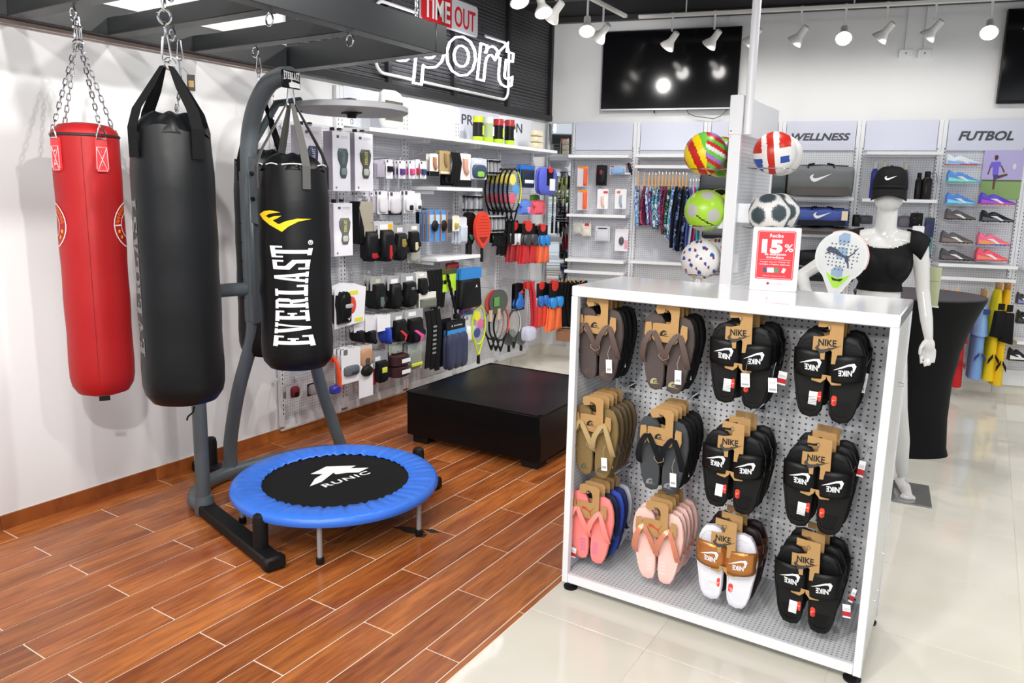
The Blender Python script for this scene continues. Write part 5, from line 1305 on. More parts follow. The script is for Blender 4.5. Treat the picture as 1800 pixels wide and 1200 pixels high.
def cans(t,W,H,o):
    r=W/2
    G().lathe([(r*.96,0),(r,.004),(r,H*.2),(r,H*.2)],16,(0,0,0)).obj('can_base',C(o.get('bot','b7e032'),.3),t)
    G().lathe([(r,H*.2),(r,H*.75)],16,(0,0,0),cap=False).obj('can_label',C(o['body'],.35),t)
    G().lathe([(r,H*.75),(r,H*.94),(r*.98,H*.95),(r*.98,H),(.001,H)],16,(0,0,0)).obj('can_top',C(o.get('top','b7c832'),.3),t)
    G().box((r*.3,-r,H*.45),(r*.5,.004,H*.35)).obj('label_print',C(o.get('acc','e8e8e8'),.5),t,smooth=False)
KIND=dict(pack=pack,carton=carton,sleeve=sleevebox,racket=racket,fin=fin,rope=rope,paddle=paddle,board=board,bag=bagpack,roll=roll,mat=matroll,mma=mmacard,straps=straps,grips=grips,brush=brushes,snork=snork,towel=towel,disc=discset)
SHORT={'pack':'goods','carton':'box','sleeve':'box','racket':'racket','fin':'fins','rope':'rope','paddle':'racket','board':'kickboard','bag':'bag','roll':'wraps','mat':'mat','mma':'glove','straps':'straps','grips':'goods','brush':'goods','snork':'snorkel','towel':'towel','disc':'rackets'}
NAMES={'pack':'hang_pack','carton':'glove_carton','sleeve':'sleeve_box','racket':'tennis_racket','fin':'swim_fins','rope':'battle_rope','paddle':'padel_racket','board':'kickboard','bag':'pouch_bag','roll':'hand_wraps','mat':'exercise_mat','mma':'glove_card','straps':'lifting_straps','grips':'grip_pack','brush':'jump_rope_pack','snork':'snorkel_set','towel':'bagged_towel','disc':'paddle_set'}
def goods(w,rows):
    for kd,x0,y0,x1,y1,off,o,nb,label,*ex in rows:
        p,W,H,rz=wall(w,x0,y0,x1,y1,off)
        if kd=='racket': H=o.get('len',.66); 
        lift=V((0,0,0))
        t=thing(ex[0] if ex else NAMES[kd],label,ex[1] if len(ex)>1 else SHORT[kd],p,rz)
        KIND[kd](t,W,H,o)
        n=V((1,0,0)) if w=='L' else -BN
        if kd not in ('towel',):
            pg=thing('display_peg','chrome peg holding the '+' '.join(label.replace(',','').split()[:11]),'hook',p-n*(off-.03),rz,'chrome pegs on the %s wall'%('left' if w=='L' else 'back'))
            G().tube([(0,0,.006),(0,-(off-.03)-.006,.006),(0,-(off-.03)-.012,.016)],.0024,5).obj('rod',CHROME,pg)
            G().box((0,.0,.006),(.02,.008,.02)).obj('peg_mount',WHITE,pg,smooth=False)
        if nb:
            gname='stock behind the %s'%label; t['group']=gname[:70]; st=o.get('step',.035)
            for i in range(nb):
                q=p-n*st*(i+1)
                short=' '.join(label.split()[:9])
                copy_tree(t,q,rz,label='%s, %s piece behind the front one'%(short,('first','second','third','fourth','fifth','sixth')[i]))
# ------------------------------------------------------------ left wall fixtures
PEG=perf('pegboard',(1,2),.0202,.0042,(.66,.67,.71),(.33,.34,.39)); PEGB=perf('pegboard_back',(0,2),.0202,.0042,(.66,.67,.71),(.33,.34,.39))
SLOT=perf('slotted_upright',(1,2),.03,.006,(.74,.75,.78),(.08,.08,.09)); HDR=M('header_board',(.66,.68,.80),.3); HDRW=M('header_white',(.74,.77,.83),.25)
YP=[3.29,3.885,4.58,5.25,5.92,6.52]
for i,(a,b) in enumerate(zip(YP,YP[1:])):
    t=thing('shelving_bay','white pegboard wall bay on the left wall, %s from the boxing corner'%(('first','second','third','fourth','fifth')[i]),'shelving',(0,a,0))
    w=b-a
    G().box((.012,w/2,1.12),(.012,w-.07,1.98)).obj('peg_panel',PEG,t,smooth=False)
    for y in (.0175,w-.0175): 
        u=G().box((.02,y,1.24),(.03,.033,2.3),bev=.002).obj('upright',WHITE,t)
        g=G()
        for k in range(70): g.box((.0352,y,.18+k*.03),(.0008,.007,.016))
        s=g.obj('slots',C('3a3a40'),u,smooth=False); s['kind']='stuff'
    if i>0: G().box((.025,w/2,2.26),(.014,w-.075,.27)).obj('header_board',HDR if i in (3,) else HDRW,t,smooth=False)
    G().box((.02,w/2,.095),(.02,w-.07,.07)).obj('kick_plate',WHITE,t,smooth=False)
    G().box((.018,w/2,.066),(.03,w,.012)).obj('bottom_rail',M('rail_beige',(.6,.56,.5),.4),t,smooth=False)
p=onL(868,218,.036)
t=text('header_lettering','PROTECCION',.1,M('header_ink',(.06,.06,.07),.5),None,p+V((.0,0,.0)),(PI/2,0,PI/2),fit=(.98,.085),shear=.0); 
tag(t,'dark header lettering on the left wall board behind the ball cans','lettering')
def shelf(loc,w,d,rz,label,th=.028,brk=True):
    t=thing('shelf',label,'shelf',loc,rz)
    G().box((w/2,-d/2,-th/2),(w-.006,d,th),bev=.002).obj('board',M('shelf_white',(.84,.85,.87),.35),t)
    if brk:
        for x in (.03,w-.03): G().slab([(x-.002,-.02),(x+.002,-.02),(x+.002,-d*.8),(x-.002,-d*.8)],-th-.03,-th).obj('bracket',WHITE,t,smooth=False)
    return t
od=('first','second','third','fourth','fifth')
for i in range(1,5): shelf((.036,YP[i],2.105),YP[i+1]-YP[i],.27,RL,'white top shelf of the left wall, %s from the left'%od[i-1])
shelf((.036,YP[3]-.62,1.722),.62,.27,RL,'white middle shelf on the left wall above the wooden-handled ropes')
shelf((.036,YP[3]-.62,1.17),.62,.27,RL,'white lower shelf on the left wall beside the hanging gloves')
mi=thing('mirror_panel','tall grey-framed mirror panel in the corner beside the left wall goods','mirror',BW(.155,0,.03),T)
G().box((0,0,1.36),(.25,.012,2.06)).obj('mirror_glass',M('mirror',(.8,.82,.84),.03,1),mi,smooth=False)
for x in (-.13,.13): G().box((x,0,1.36),(.012,.03,2.08)).obj('frame',M('frame_grey',(.4,.43,.45),.4,.4),mi,smooth=False)
# ------------------------------------------------------------ goods on the left wall
P_=lambda **k:k
goods('L',[
('carton',529,221,566,345,.29,P_(pic='2c3350',pc='b8bccb',card='dcd8e2',pw=.5),0,'grey boxing glove carton with a navy glove, partly behind the hanging bag'),
('carton',585,231,616,336,.29,P_(pic='4a5a60',pc='7f8a8c',p2='7a8a8c'),0,'white glove carton with a slim grey-green glove in its window'),
('carton',624,234,656,336,.29,P_(pic='54544f'),0,'white glove carton with a dark olive glove, rightmost of the top cartons'),
('carton',587,357,620,450,.29,P_(pic='6a6a66'),0,'white glove carton with grey glove on the second row left'),
('sleeve',632,354,656,429,.27,P_(),0,'black case with a tan sleeve beside the second-row glove carton'),
('pack',678,280,690,314,.22,P_(body='1c1c20',hh=.35,bw=.6,ah=.3,sh='q',bs=.45,lg='55555f'),2,'white mouthguard pack with a black guard under the top shelf'),
('pack',700,282,712,314,.22,P_(body='5a3a86',hh=.45,bw=.6,sh='q',bs=.6,lg='55555f'),2,'white mouthguard pack with a purple guard'),
('pack',718,282,729,314,.22,P_(body='d8508a',hh=.45,bw=.6,sh='q',bs=.6,lg='55555f'),2,'white mouthguard pack with a pink guard'),
('pack',730,280,738,314,.2,P_(body='b03a4a',hh=.45,bw=.7,sh='q',bs=.6),1,'narrow white mouthguard pack with a red guard'),
('pack',738,283,749,314,.22,P_(body='2a4878',hh=.45,bw=.6,sh='q',bs=.6,lg='55555f'),2,'white mouthguard pack with a blue guard'),
('pack',658,281,675,314,.2,P_(card='b9b3c2',body='a8a2b2',hh=.2,sh='q'),2,'grey-lilac mouthguard pack seen at the left of its row'),
('pack',755,270,770,309,.24,P_(card='efece8',body='b98a6a',sh='k',hh=.15,bw=.5,bs=.7,foot='17171a',st='f0f0f0',sz=.88,sw=.3),1,'white knee support box with a leg picture and black base'),
('pack',772,265,792,306,.25,P_(card='b39c72',body='8a744c',sh='k',hh=.1,bw=.4,bs=.7,D=.012,st='e6dfd0',sz=.93,sw=.8,shh=.08),1,'tan support box with a leg picture under the top shelf'),
('straps',790,268,806,328,.26,P_(n=3,body='141417'),0,'black support straps hanging beside the tan box','support_straps','straps'),
('pack',806,270,827,328,.26,P_(card='ebe3e0',body='c99a88',sh='k',hh=.15,bw=.6,bs=.6,foot='15151a'),1,'white support pack with a skin-coloured picture and black base'),
('pack',780,304,805,326,.2,P_(card='17171a',body='222226',hh=.1,sh='r'),1,'black folded support pack low beside the tan box'),
('pack',828,278,855,315,.24,P_(card='c9d0de',body='36495e',hh=.3,sh='r',acc='8ac04a',aw=.5,ah=.4,az=-.2,as_=1,st='e9e9ee',sx=-.1),1,'clear swim goggles pack with blue and green insert'),
('grips',857,280,877,308,.22,P_(),1,'clear pack of grey rings with black tops under the top shelf'),
('racket',892,297,915,362,.34,P_(rim='15161a',acc='c6d83c',ins=('e8d86a','5a9ad8','d8607a'),head=.37,len=.66,step=.047),5,'tennis racket with lime and pink rim and colourful insert'),
('pack',914,290,939,330,.3,P_(card='2c6fc8',body='1d2638',hh=.2,sh='q',acc='e8ecf2',aw=.7,ah=.2,as_=1),1,'bright blue swim pack with black and white stripes'),
('board',946,294,977,343,.36,P_(body='5560c8'),1,'blue kickboard with a black header card and white label'),
('pack',931,342,948,358,.25,P_(card='6a9a3a',body='4a7a2a',hh=.1,sh='r'),0,'small green pack between the kickboards and the shelf'),
('pack',909,352,933,377,.3,P_(card='5a7ad0',body='5f86dc',hh=.05,sh='t',acc='e88ab8',aw=.3,ah=.5,ax=.2,as_=1),0,'blue and pink children swim shirt on the corner shelf'),
('pack',933,352,958,377,.3,P_(card='d8556a',body='e8606e',hh=.05,sh='t'),0,'coral red children swim shirt beside the blue one'),
('pack',663,335,681,376,.24,P_(body='d9d7dc',sh='r',hh=.25,lg='4a4a55'),2,'white protective gear pack with a small dark mark, second row'),
('pack',683,337,704,378,.24,P_(body='cfcdd2',sh='r',hh=.25,lg='4a4a55',foot='2a2a2e'),2,'white protective gear pack with a dark foot in the second row'),
('pack',709,335,729,374,.24,P_(body='dddde2',sh='r',hh=.3,acc='2a2a30',aw=.4,ah=.35,lg='4a4a55'),1,'white pack with a black spotted ball print, second row'),
('pack',728,339,739,372,.24,P_(body='e2e2e6',sh='r',hh=.3,acc='34343a',aw=.6,ah=.3),0,'narrow white pack with spotted print at the second row end'),
('pack',624,336,634,378,.2,P_(body='b8b4be',sh='q',hh=.2,lg='3a3a42'),1,'narrow lilac-grey pack above the tan sleeve box, left one'),
('pack',638,336,648,378,.2,P_(body='b8b4be',sh='q',hh=.2,lg='3a3a42'),1,'narrow lilac-grey pack above the tan sleeve box, middle one'),
('pack',650,336,660,378,.2,P_(body='b8b4be',sh='q',hh=.2,lg='3a3a42'),1,'narrow lilac-grey pack above the tan sleeve box, right one'),
('pack',664,389,691,463,.3,P_(card='c9cacd',ch=.4,body='15151a',sh='g',hh=.2,D=.05,bw=1.0,acc='b81f26',aw=.22,ah=.45,az=-.2,st='f0f0f0',sz=.13,sx=-.12,st2='e8b52a',s2z=.13,s2x=.28),2,'black and red training glove under a white and yellow card'),
('pack',636,392,663,463,.26,P_(card='a9a94a',ch=.3,body='18181c',sh='g',hh=.2,D=.05,bw=1.0,acc='a81a22',aw=.5,ah=.18,az=-.3),1,'black gloves with red fingertips behind the tan sleeve box'),
('pack',690,395,714,461,.29,P_(card='9b9ca0',ch=.45,body='1c1c1f',sh='g',hh=.22,D=.045,bw=1.0,acc='8a7a3a',aw=.4,ah=.3,az=.15,as_=1,st='e8e8e8',sz=.13,sw=.4),1,'black glove with a gold-edged label in the second row'),
('pack',713,393,737,446,.29,P_(card='a5a6a8',ch=.5,body='1a1a1c',sh='g',hh=.25,D=.04,bw=.9,acc='c9c4a0',aw=.3,ah=.4,st='ededed',sz=.14,sx=.1,sw=.4),1,'black glove with pale oval label, right end of the glove row'),
('pack',716,430,738,461,.2,P_(card='c9cac4',body='b9bab2',sh='r',hh=.1),1,'clear pack of grey pads below the oval label glove'),
('pack',737,367,750,396,.22,P_(card='1b1c26',body='15151a',sh='r',hh=.2,st='e0c83a',sz=.9,sw=.3),1,'small black pack with a yellow spot left of the wooden handles'),
('brush',750,369,785,424,.3,P_(),2,'blue jump rope pack with four orange wooden handles'),
('pack',784,378,794,409,.24,P_(card='777a80',body='4a4c52',sh='q',hh=.2),1,'narrow dark picture pack right of the blue rope pack'),
('pack',795,379,807,406,.3,P_(card='e8e4d0',body='b9a24a',sh='r',hh=.45,bw=.4,bs=.7),0,'cream card with a small gold charm on the hook'),
('pack',806,382,820,428,.27,P_(card='d5dbe4',body='c0cad8',sh='q',hh=.3,br=.15),2,'clear pale plastic pack hanging left of the padel rackets'),
('grips',817,342,847,373,.2,P_(),1,'pack of black-ended hand grips on the middle shelf hook'),
('paddle',818,373,836,450,.25,P_(body='14181a',acc='3a8a80'),1,'black padel racket with teal accent behind the red one'),
('paddle',834,372,860,460,.31,P_(body='d8402c',acc='8a2418'),0,'orange-red padel racket at the front of its hook'),
('grips',863,379,887,409,.28,P_(),2,'clear grip packs with black tops right of the padel rackets'),
('straps',863,408,886,434,.24,P_(n=3,body='1a1b1e'),0,'black rubber bands below the clear grip packs','resistance_bands','bands'),
('straps',871,388,908,452,.22,P_(n=5,body='101013'),0,'row of black hockey grips hanging above the fins','racket_handles','handles'),
('fin',893,393,914,460,.26,P_(body='9a1f26',acc='d8d8dc'),1,'red and white swim fins left in the fin row'),
('fin',915,393,940,463,.32,P_(body='c4282c',acc='3a3c40'),1,'red fins with dark pockets and white label'),
('fin',944,396,962,462,.34,P_(body='e8653a',acc='2a7fc8'),1,'orange fins with blue pockets beside the mirror'),
('mma',587,498,643,574,.34,P_(),2,'white card with a black martial arts glove and red print'),
('pack',580,513,588,572,.3,P_(card='2a2a2e',body='141417',sh='g',hh=.1,D=.04),0,'dark glove sliver left of the white martial arts card'),
('pack',651,485,676,546,.28,P_(card='a4a5a3',ch=.4,body='1a1d1f',sh='g',hh=.22,D=.045,bw=1.0,acc='5a6a66',aw=.35,ah=.4,as_=1,st='c9cbb4',sz=.14,sw=.3),2,'black glove with a grey-green panel, third row'),
('pack',681,484,704,546,.28,P_(card='a8a9ac',ch=.4,body='141518',sh='g',hh=.22,D=.045,bw=1.0,st='f2f2f2',sz=.16,sw=.5),2,'plain black glove with a white sticker, third row'),
('pack',704,480,730,542,.29,P_(card='9c9da2',ch=.45,body='121316',sh='g',hh=.24,D=.05,bw=1.0,acc='6a6c70',aw=.3,ah=.12,az=.25,st='f0f0f0',sz=.15,sw=.45,sx=.08),2,'black glove with a grey emblem and white price sticker, third row'),
('pack',731,478,750,520,.29,P_(card='d5d5d0',ch=.7,body='15161a',sh='g',hh=.25,D=.04,bw=.9,st='f5f5f5',sz=.12,sw=.4),1,'white-carded black half glove right of the third row gloves'),
('pack',736,513,766,541,.31,P_(card='e4e2dc',body='6f7066',sh='q',hh=.4,bs=.9,D=.03),1,'white card with grey ankle weight below the half glove'),
('straps',749,474,779,546,.27,P_(n=5,body='0e0e11'),0,'black cables and bands hanging left of the green rope','resistance_cables','bands'),
('rope',778,472,801,562,.3,P_(),0,'black braided rope on a lime green card'),
('bag',804,470,842,542,.32,P_(),1,'black pouch with a blue header card and white emblem'),
('pack',783,461,806,475,.24,P_(card='7a1a22',body='8a1f28',sh='r',hh=.1),0,'dark red pack above the lime green rope card'),
('pack',622,556,640,605,.3,P_(card='dcdbe0',ch=.55,body='1b1c20',sh='k',hh=.5,D=.03),2,'white card with dark half glove at the fourth row left'),
('pack',642,554,662,607,.31,P_(card='e2e1e6',ch=.52,body='1d1f24',sh='k',hh=.5,D=.03),2,'white card with dark half glove in the middle of the fourth row'),
('pack',663,553,686,609,.33,P_(card='f0f0f2',ch=.5,body='2a48b8',sh='k',hh=.42,D=.03,bw=.5,bx=.25),2,'white card with bright blue glove, front of the fourth row'),
('pack',687,548,713,602,.32,P_(card='a6a8a8',ch=.45,body='17171b',sh='g',hh=.25,D=.05,bw=1.0,acc='d8322e',aw=.5,ah=.5,**{'as':'l'},st='f2f2f2',sz=.2,sw=.4),1,'black fitness glove with a red stripe'),
('pack',711,543,743,604,.33,P_(card='a9aaac',ch=.42,body='141218',sh='g',hh=.25,D=.05,bw=1.0,acc='d8509c',aw=.55,ah=.5,**{'as':'l'},st='f2f2f2',sz=.13,sx=-.1,sw=.4),1,'black fitness glove with a pink stripe'),
('straps',745,545,771,655,.32,P_(n=3,body='101013',acc='8a8c90'),0,'long black straps with a ladder of grey stripes'),
('straps',766,560,790,648,.26,P_(n=4,body='14151c'),0,'dark tassels hanging between the long straps and the navy mat','black_bands','bands'),
('mat',784,563,820,646,.34,P_(),1,'navy folded exercise mat with white lettering and a blue band'),
('pack',812,543,834,560,.24,P_(card='d06ab0',body='4a9ad0',sh='r',hh=.2,acc='e0d83c',aw=.3,ah=.5),1,'small multicoloured pack above the white net pack'),
('pack',816,553,836,600,.3,P_(card='dedee4',body='e9e9ea',sh='r',hh=.4,lg='8a8aa0'),1,'white net pack right of the navy mat'),
('racket',830,538,853,602,.33,P_(rim='c9d82c',ins=('e8e03c','d86a9a','3a4a8a'),head=.33,len=.5),0,'lime yellow tennis racket hung low beside the net pack'),
('pack',600,611,633,672,.34,P_(card='e6e6e9',body='5b636b',sh='r',hh=.5,bs=.6,bw=.8,lg='6a6a72',acc='2f3a44',aw=.5,ah=.3,ax=.1),2,'white swim goggles card with grey lenses, lowest row'),
('snork',578,628,594,690,.32,P_(body='e8552e',acc='3a3f9a'),0,'orange and blue snorkel tube beside the black bag bottom'),
('pack',630,606,654,646,.33,P_(card='c9c6c2',body='b98a68',sh='r',hh=.15,acc='4a4a50',aw=.4,ah=.4),1,'clear pack with a person photo print in the lowest row'),
('pack',631,640,655,697,.34,P_(card='eceaf0',body='26281e',sh='o',hh=.02,bs=.35,bw=.75,D=.03,lg='e6e6ea'),0,'long white card with an oval black and gold paddle'),
('pack',656,616,681,674,.33,P_(card='8f9298',ch=.5,body='15171a',sh='g',hh=.3,D=.04,bw=1.0,acc='d2d84a',aw=.35,ah=.25,az=.1,**{'as':'q'},st='e4e4e8',sz=.22,sw=.35,sx=-.2),1,'black wrap pack with a yellow square label'),
('pack',652,640,660,676,.3,P_(card='8a1a26',body='a0202c',sh='q',hh=.05),0,'thin red pack edge left of the yellow square label'),
('roll',683,620,712,662,.32,P_(),1,'maroon hand wraps in two rolls with white labels'),
('pack',684,601,706,622,.3,P_(card='b9bcb6',body='a6a9a0',sh='r',hh=.15),1,'small clear grey pack above the maroon rolls'),
('pack',717,603,741,649,.32,P_(card='b4b8b8',body='8a8f86',sh='r',hh=.2,acc='d8dc3a',aw=.9,ah=.16,az=-.28,**{'as':'q'}),2,'clear skipping rope pack with a yellow band'),
('disc',846,508,887,562,.33,P_(),0,'clear pack of round beach paddles with wooden handles'),
('racket',868,540,893,598,.33,P_(rim='16161a',acc='d84a2e',head=.3,len=.36,step=.05),2,'black junior racket with a red lower rim below the paddles'),
('racket',893,545,914,590,.3,P_(rim='2a3a34',acc='b8c8c0',head=.26,len=.3),0,'dark green mesh racket right of the red-rimmed one'),
('paddle',884,578,905,618,.24,P_(body='5a5c62'),0,'grey flat paddle low behind the junior rackets, left'),
('paddle',906,580,926,616,.24,P_(body='6a6c72'),0,'grey flat paddle low behind the junior rackets, right'),
('snork',923,495,940,596,.36,P_(body='c2303c',acc='c4c6dc'),1,'red snorkel and clear mask set in the corner'),
('fin',941,497,960,574,.33,P_(body='d8402c',acc='2a6ab8'),0,'red fins with blue pockets left of the orange ones'),
('fin',962,497,985,580,.38,P_(body='f0703c',acc='2f86d0'),1,'orange fins with round blue pockets nearest the display unit'),
('pack',905,498,922,545,.3,P_(card='14151a',body='2a6ab8',sh='d',hh=.3,acc='d8332c',aw=.4,ah=.2,az=.5),1,'black carded blue swim item with a red dot'),
('pack',503,676,531,699,.2,P_(card='bdb9bd',body='7a1a22',sh='r',hh=.1,bw=.5,acc='15151a',aw=.5,ah=.5),1,'small red and black keyring pack below the lettered bag'),
('pack',540,672,562,694,.2,P_(card='2a2426',body='9a8f92',sh='r',hh=.1),0,'small dark pack right of the keyring pack under the bag'),
('towel',665,158,705,226,.2,P_(),0,'white bagged towel with a grey label standing on the top shelf'),
])
for i,(x0,y0,x1,y1,o,lb) in enumerate(((832,202,848,247,P_(body='2a2c2a',top='c3d02c',acc='b9d83c'),'tall dark can of tennis balls with a lime top, leftmost on the shelf'),
 (849,203,867,249,P_(body='a9b88a',top='c9d2c8',acc='e8eae6'),'clear ball can with a pale label, second from the left'),
 (868,206,884,250,P_(body='1d1a1a',top='b02a30',acc='c9d84a'),'black and red can of padel balls, third from the left'),
 (885,208,906,253,P_(body='17191a',top='a8302e',acc='e6e6e6'),'black ball can with white label, rightmost of the cans'))):
    p,W,H,rz=wall('L',x0,y0,x1,y1,.22); t=thing('ball_can',lb,'ball can',V((p.x,p.y,2.106)),RL); cans(t,min(W,.09),H,o)
p,W,H,rz=wall('L',936,223,951,257,.22); t=thing('folded_towel','cream folded towel roll standing on the corner end of the top shelf','towel',V((p.x,p.y,2.106)),RL)
for i in range(3): pillow(sc(RND,W,H*.34,0,H*(.17+.32*i)),.07,.03).obj('fold',C('d8cfb6',.8),t)
# ------------------------------------------------------------ back wall fixtures
UP=[.275,.93,1.60,2.275,2.945,3.605,4.27,4.94]
SLOTB=WHITE
words={3:'WELLNESS',5:'FUTBOL'}
nm=('first','second','third','fourth','fifth','sixth','seventh')
for i,(a,b) in enumerate(zip(UP,UP[1:])):
    w=b-a; t=thing('shelving_bay','white pegboard bay of the back wall%s, %s from the corner'%((' under the %s sign'%words[i].capitalize()) if i in words else '',nm[i]),'shelving',BW(a,0,.012),T)
    G().box((w/2,-.006,1.2),(w-.075,.012,1.88)).obj('peg_panel',PEGB,t,smooth=False)
    for x in (.0175,w-.0175):
        u=G().box((x,-.012,1.27),(.033,.03,2.25),bev=.002).obj('upright',WHITE,t)
        g=G()
        for k in range(66): g.box((x+(.01 if x<.1 else -.01),-.0275,.2+k*.03),(.006,.0008,.016))
        s=g.obj('slots',C('3a3a40'),u,smooth=False); s['kind']='stuff'
    G().box((w/2,-.02,2.265),(w-.078,.014,.26)).obj('header_board',HDR,t,smooth=False)
    if i in words:
        x={3:.0,5:.12}[i]
        text('header_lettering',words[i],.1,C('4a4b52',.5),t,(w/2+x*0,-.029,2.255 if i==3 else 2.26),fit=((.50,.066) if i==3 else (.42,.08)),shear=.25,bold=.03,ext=.001)
    G().box((w/2,-.02,.16),(w-.04,.03,.14)).obj('base_panel',WHITE,t,smooth=False)
def shB(i,py,off=.29,x=None,label='',d=None):
    a,b=UP[i],UP[i+1]; px=x; z=onB(px,py,off).z
    return shelf(BW(a+.03,z,.045),b-a-.06,off-.045,T,label,brk=False),z
S={}
for key,i,py,x,lab in (('a',0,272,1060,'white top shelf of the first back wall bay'),('b',0,377,1050,'white middle shelf of the first back wall bay under the orange sets'),('c',0,457,1050,'white lower shelf of the first back wall bay'),
    ('d',1,271,1160,'white top shelf above the swimwear rail'),('e',1,460,1160,'white lower shelf under the swimwear'),('f',2,346,1300,'white shelf behind the ball tower holding black bags'),
    ('g',3,346,1440,'white shelf holding the grey sports bag'),('h',3,411,1430,'white shelf holding the blue sports bag'),('i',3,493,1440,'white low shelf holding black bags'),
    ('j',4,266,1590,'white top shelf above the water bottles'),('k',4,350,1590,'white shelf holding the water bottles'),('l',4,430,1500,'white shelf behind the mannequin shoulder'),('m',5,465,1715,'white shelf under the football boots'),('n',2,420,1300,'white lower shelf behind the ball tower'),('o',6,600,1795,'white shelf at the right photo edge above the floor'),('p',6,470,1790,'white shelf at the right photo edge beside the boots')):
    t,z=shB(i,py,.29,x,lab); S[key]=z
def rail(u0,u1,z,off,label):
    p=BW(u0,z,off); t=thing('hang_rail',label,'rail',p,T)
    G().box(((u1-u0)/2,0,0),(u1-u0,.012,.03),bev=.002).obj('bar',WHITE,t)
    for x in (.01,u1-u0-.01): G().box((x,(off-.04)/2,0),(.012,off-.04,.03)).obj('arm',WHITE,t,smooth=False)
    return t
rz2=onB(1160,293,.27).z; rail(.96,1.57,rz2,.27,'white rail carrying the swimwear hangers')
rz1=onB(1045,479,.27).z; rail(.3,.9,rz1,.27,'white rail carrying black trousers in the first back bay')
rz6=onB(1715,491,.27).z; rail(3.64,4.24,rz6,.27,'white rail under the football boots shelf')
# patterned cloth
def patt(key,cols,scale=18):
    n='cloth_'+key
    if n in MC: return MC[n]
    m=M(n,(.5,.5,.5),.8); nt=m.node_tree; b=nt.nodes['Principled BSDF']; tc=node(nt,'ShaderNodeTexCoord'); v=node(nt,'ShaderNodeTexNoise'); v.inputs['Scale'].default_value=scale; v.inputs['Detail'].default_value=3
    oi=node(nt,'ShaderNodeObjectInfo'); ad=node(nt,'ShaderNodeVectorMath',operation='ADD'); nt.links.new(tc.outputs['Object'],ad.inputs[0]); nt.links.new(oi.outputs['Random'],ad.inputs[1]); nt.links.new(ad.outputs[0],v.inputs['Vector'])
    r=node(nt,'ShaderNodeValToRGB'); r.color_ramp.interpolation='CONSTANT'; e=r.color_ramp.elements
    while len(e)<len(cols): e.new(.5)
    for i,c in enumerate(cols): e[i].position=0 if i==0 else .36+.28*i/len(cols); e[i].color=(*srgb(c),1)
    nt.links.new(v.outputs['Fac'],r.inputs[0]); nt.links.new(r.outputs[0],b.inputs['Base Color']); return m
def garment(px,y0,y1,off,mat,label,wpx=9,dep=.2,hang='e0a04a',name='swim_garment',cat='swimwear',clip=28,below=None):
    a=onB(px,y0,off); b=onB(px,y1,off); H=a.z-b.z; t=thing(name,label,cat,a,T); W=wpx*.0042; ch=H*clip/(y1-y0)
    G().prism([(-.004,0),(.004,0),(.006,-ch*.5),(W*.35,-ch),(W*.15,-ch),(0,-ch*.6),(-W*.15,-ch),(-W*.35,-ch),(-.006,-ch*.5)],-.004,.008).obj('clip_hanger',C(hang,.4),t)
    G().tube([(0,.0,0),(0,0,.02),(0,.01,.03),(0,.018,.022)],.0018,5).obj('hanger_hook',CHROME,t)
    g=G(); n=8
    def f(u,v):
        z=-ch*.75-(H-ch*.75)*v; y=-.02+dep*u*(.7+.3*v); x=(W*.3+.2*W*v)*math.sin(u*9+v*3+px)+.006*math.sin(v*5+px)
        return (x,y,z)
    g.grid(f,10,12); o=g.obj('cloth',mat,t); q=o.modifiers.new('t','SOLIDIFY'); q.thickness=W*.45; q.offset=0
    return t
blu=patt('blue',('3c6ab8','b9d2ee','2a4a90','e2e6f0','4f9ad0')); mar=patt('maroon',('5c1838','8a2a50','3a1030','b04a6a')); aqua=patt('aqua',('2f7a94','8ac8d8','1f4a70','d8e4ea')); pur=patt('purple',('4a3a80','b94a70','2c2c60','8aa8d8')); nav=patt('navy',('101430','1c2850','6a86b0','0c0e20')); gre=patt('green',('0f2a20','2f8a5a','0c1420','bfd0d8')); nvy=C('14162c',.8)
SW=[(1122,305,398,blu,'blue and white leaf-print swimwear, leftmost on the rail'),(1133,306,396,mar,'maroon swimwear second from the rail left end'),(1141,307,394,blu,'blue print swimwear third on the rail'),(1147,306,398,pur,'purple and pink print swimwear fourth on the rail'),
(1153,307,403,aqua,'aqua floral swimwear fifth on the rail'),(1159,305,395,aqua,'pale teal swimwear sixth on the rail'),(1165,306,396,pur,'violet print swimwear in the middle of the rail'),(1171,306,412,mar,'dark red print swimwear right of the rail middle'),
(1177,306,418,gre,'dark green print swimwear on the swimwear rail'),(1183,306,424,blu,'long blue print swimwear near the navy ones'),(1189,306,436,nvy,'plain navy long swimwear, first of the navy ones'),(1195,307,440,nav,'navy speckled swimwear, second of the navy ones'),(1201,306,442,nvy,'plain navy swimwear, third of the navy ones'),(1207,307,441,nav,'navy speckled swimwear at the rail right end')]
for x,y0,y1,m,l in SW: garment(x,y0,y1,.27,m,l)
for x,c,l in ((1214,'4a5aa0','blue striped garment beside the navy swimwear'),(1219,'b8c2dc','pale striped garment right of the blue striped one'),(1224,'b83a6a','pink-edged garment among the striped ones'),(1229,'3aa6bc','turquoise garment nearest the ball tower')):
    garment(x,318,440,.27,C(c,.8),l,wpx=6,hang='b8c0cc',clip=14,name='striped_garment',cat='clothes')
for i,x in enumerate((988,995,1002,1009,1017,1025)): garment(x,489,574,.27 if i>1 else .3,C('111217',.85),'black trousers on a tan clip hanger, %s from the left'%nm[i],wpx=10,hang='b9925c',clip=8,name='trousers',cat='trousers')
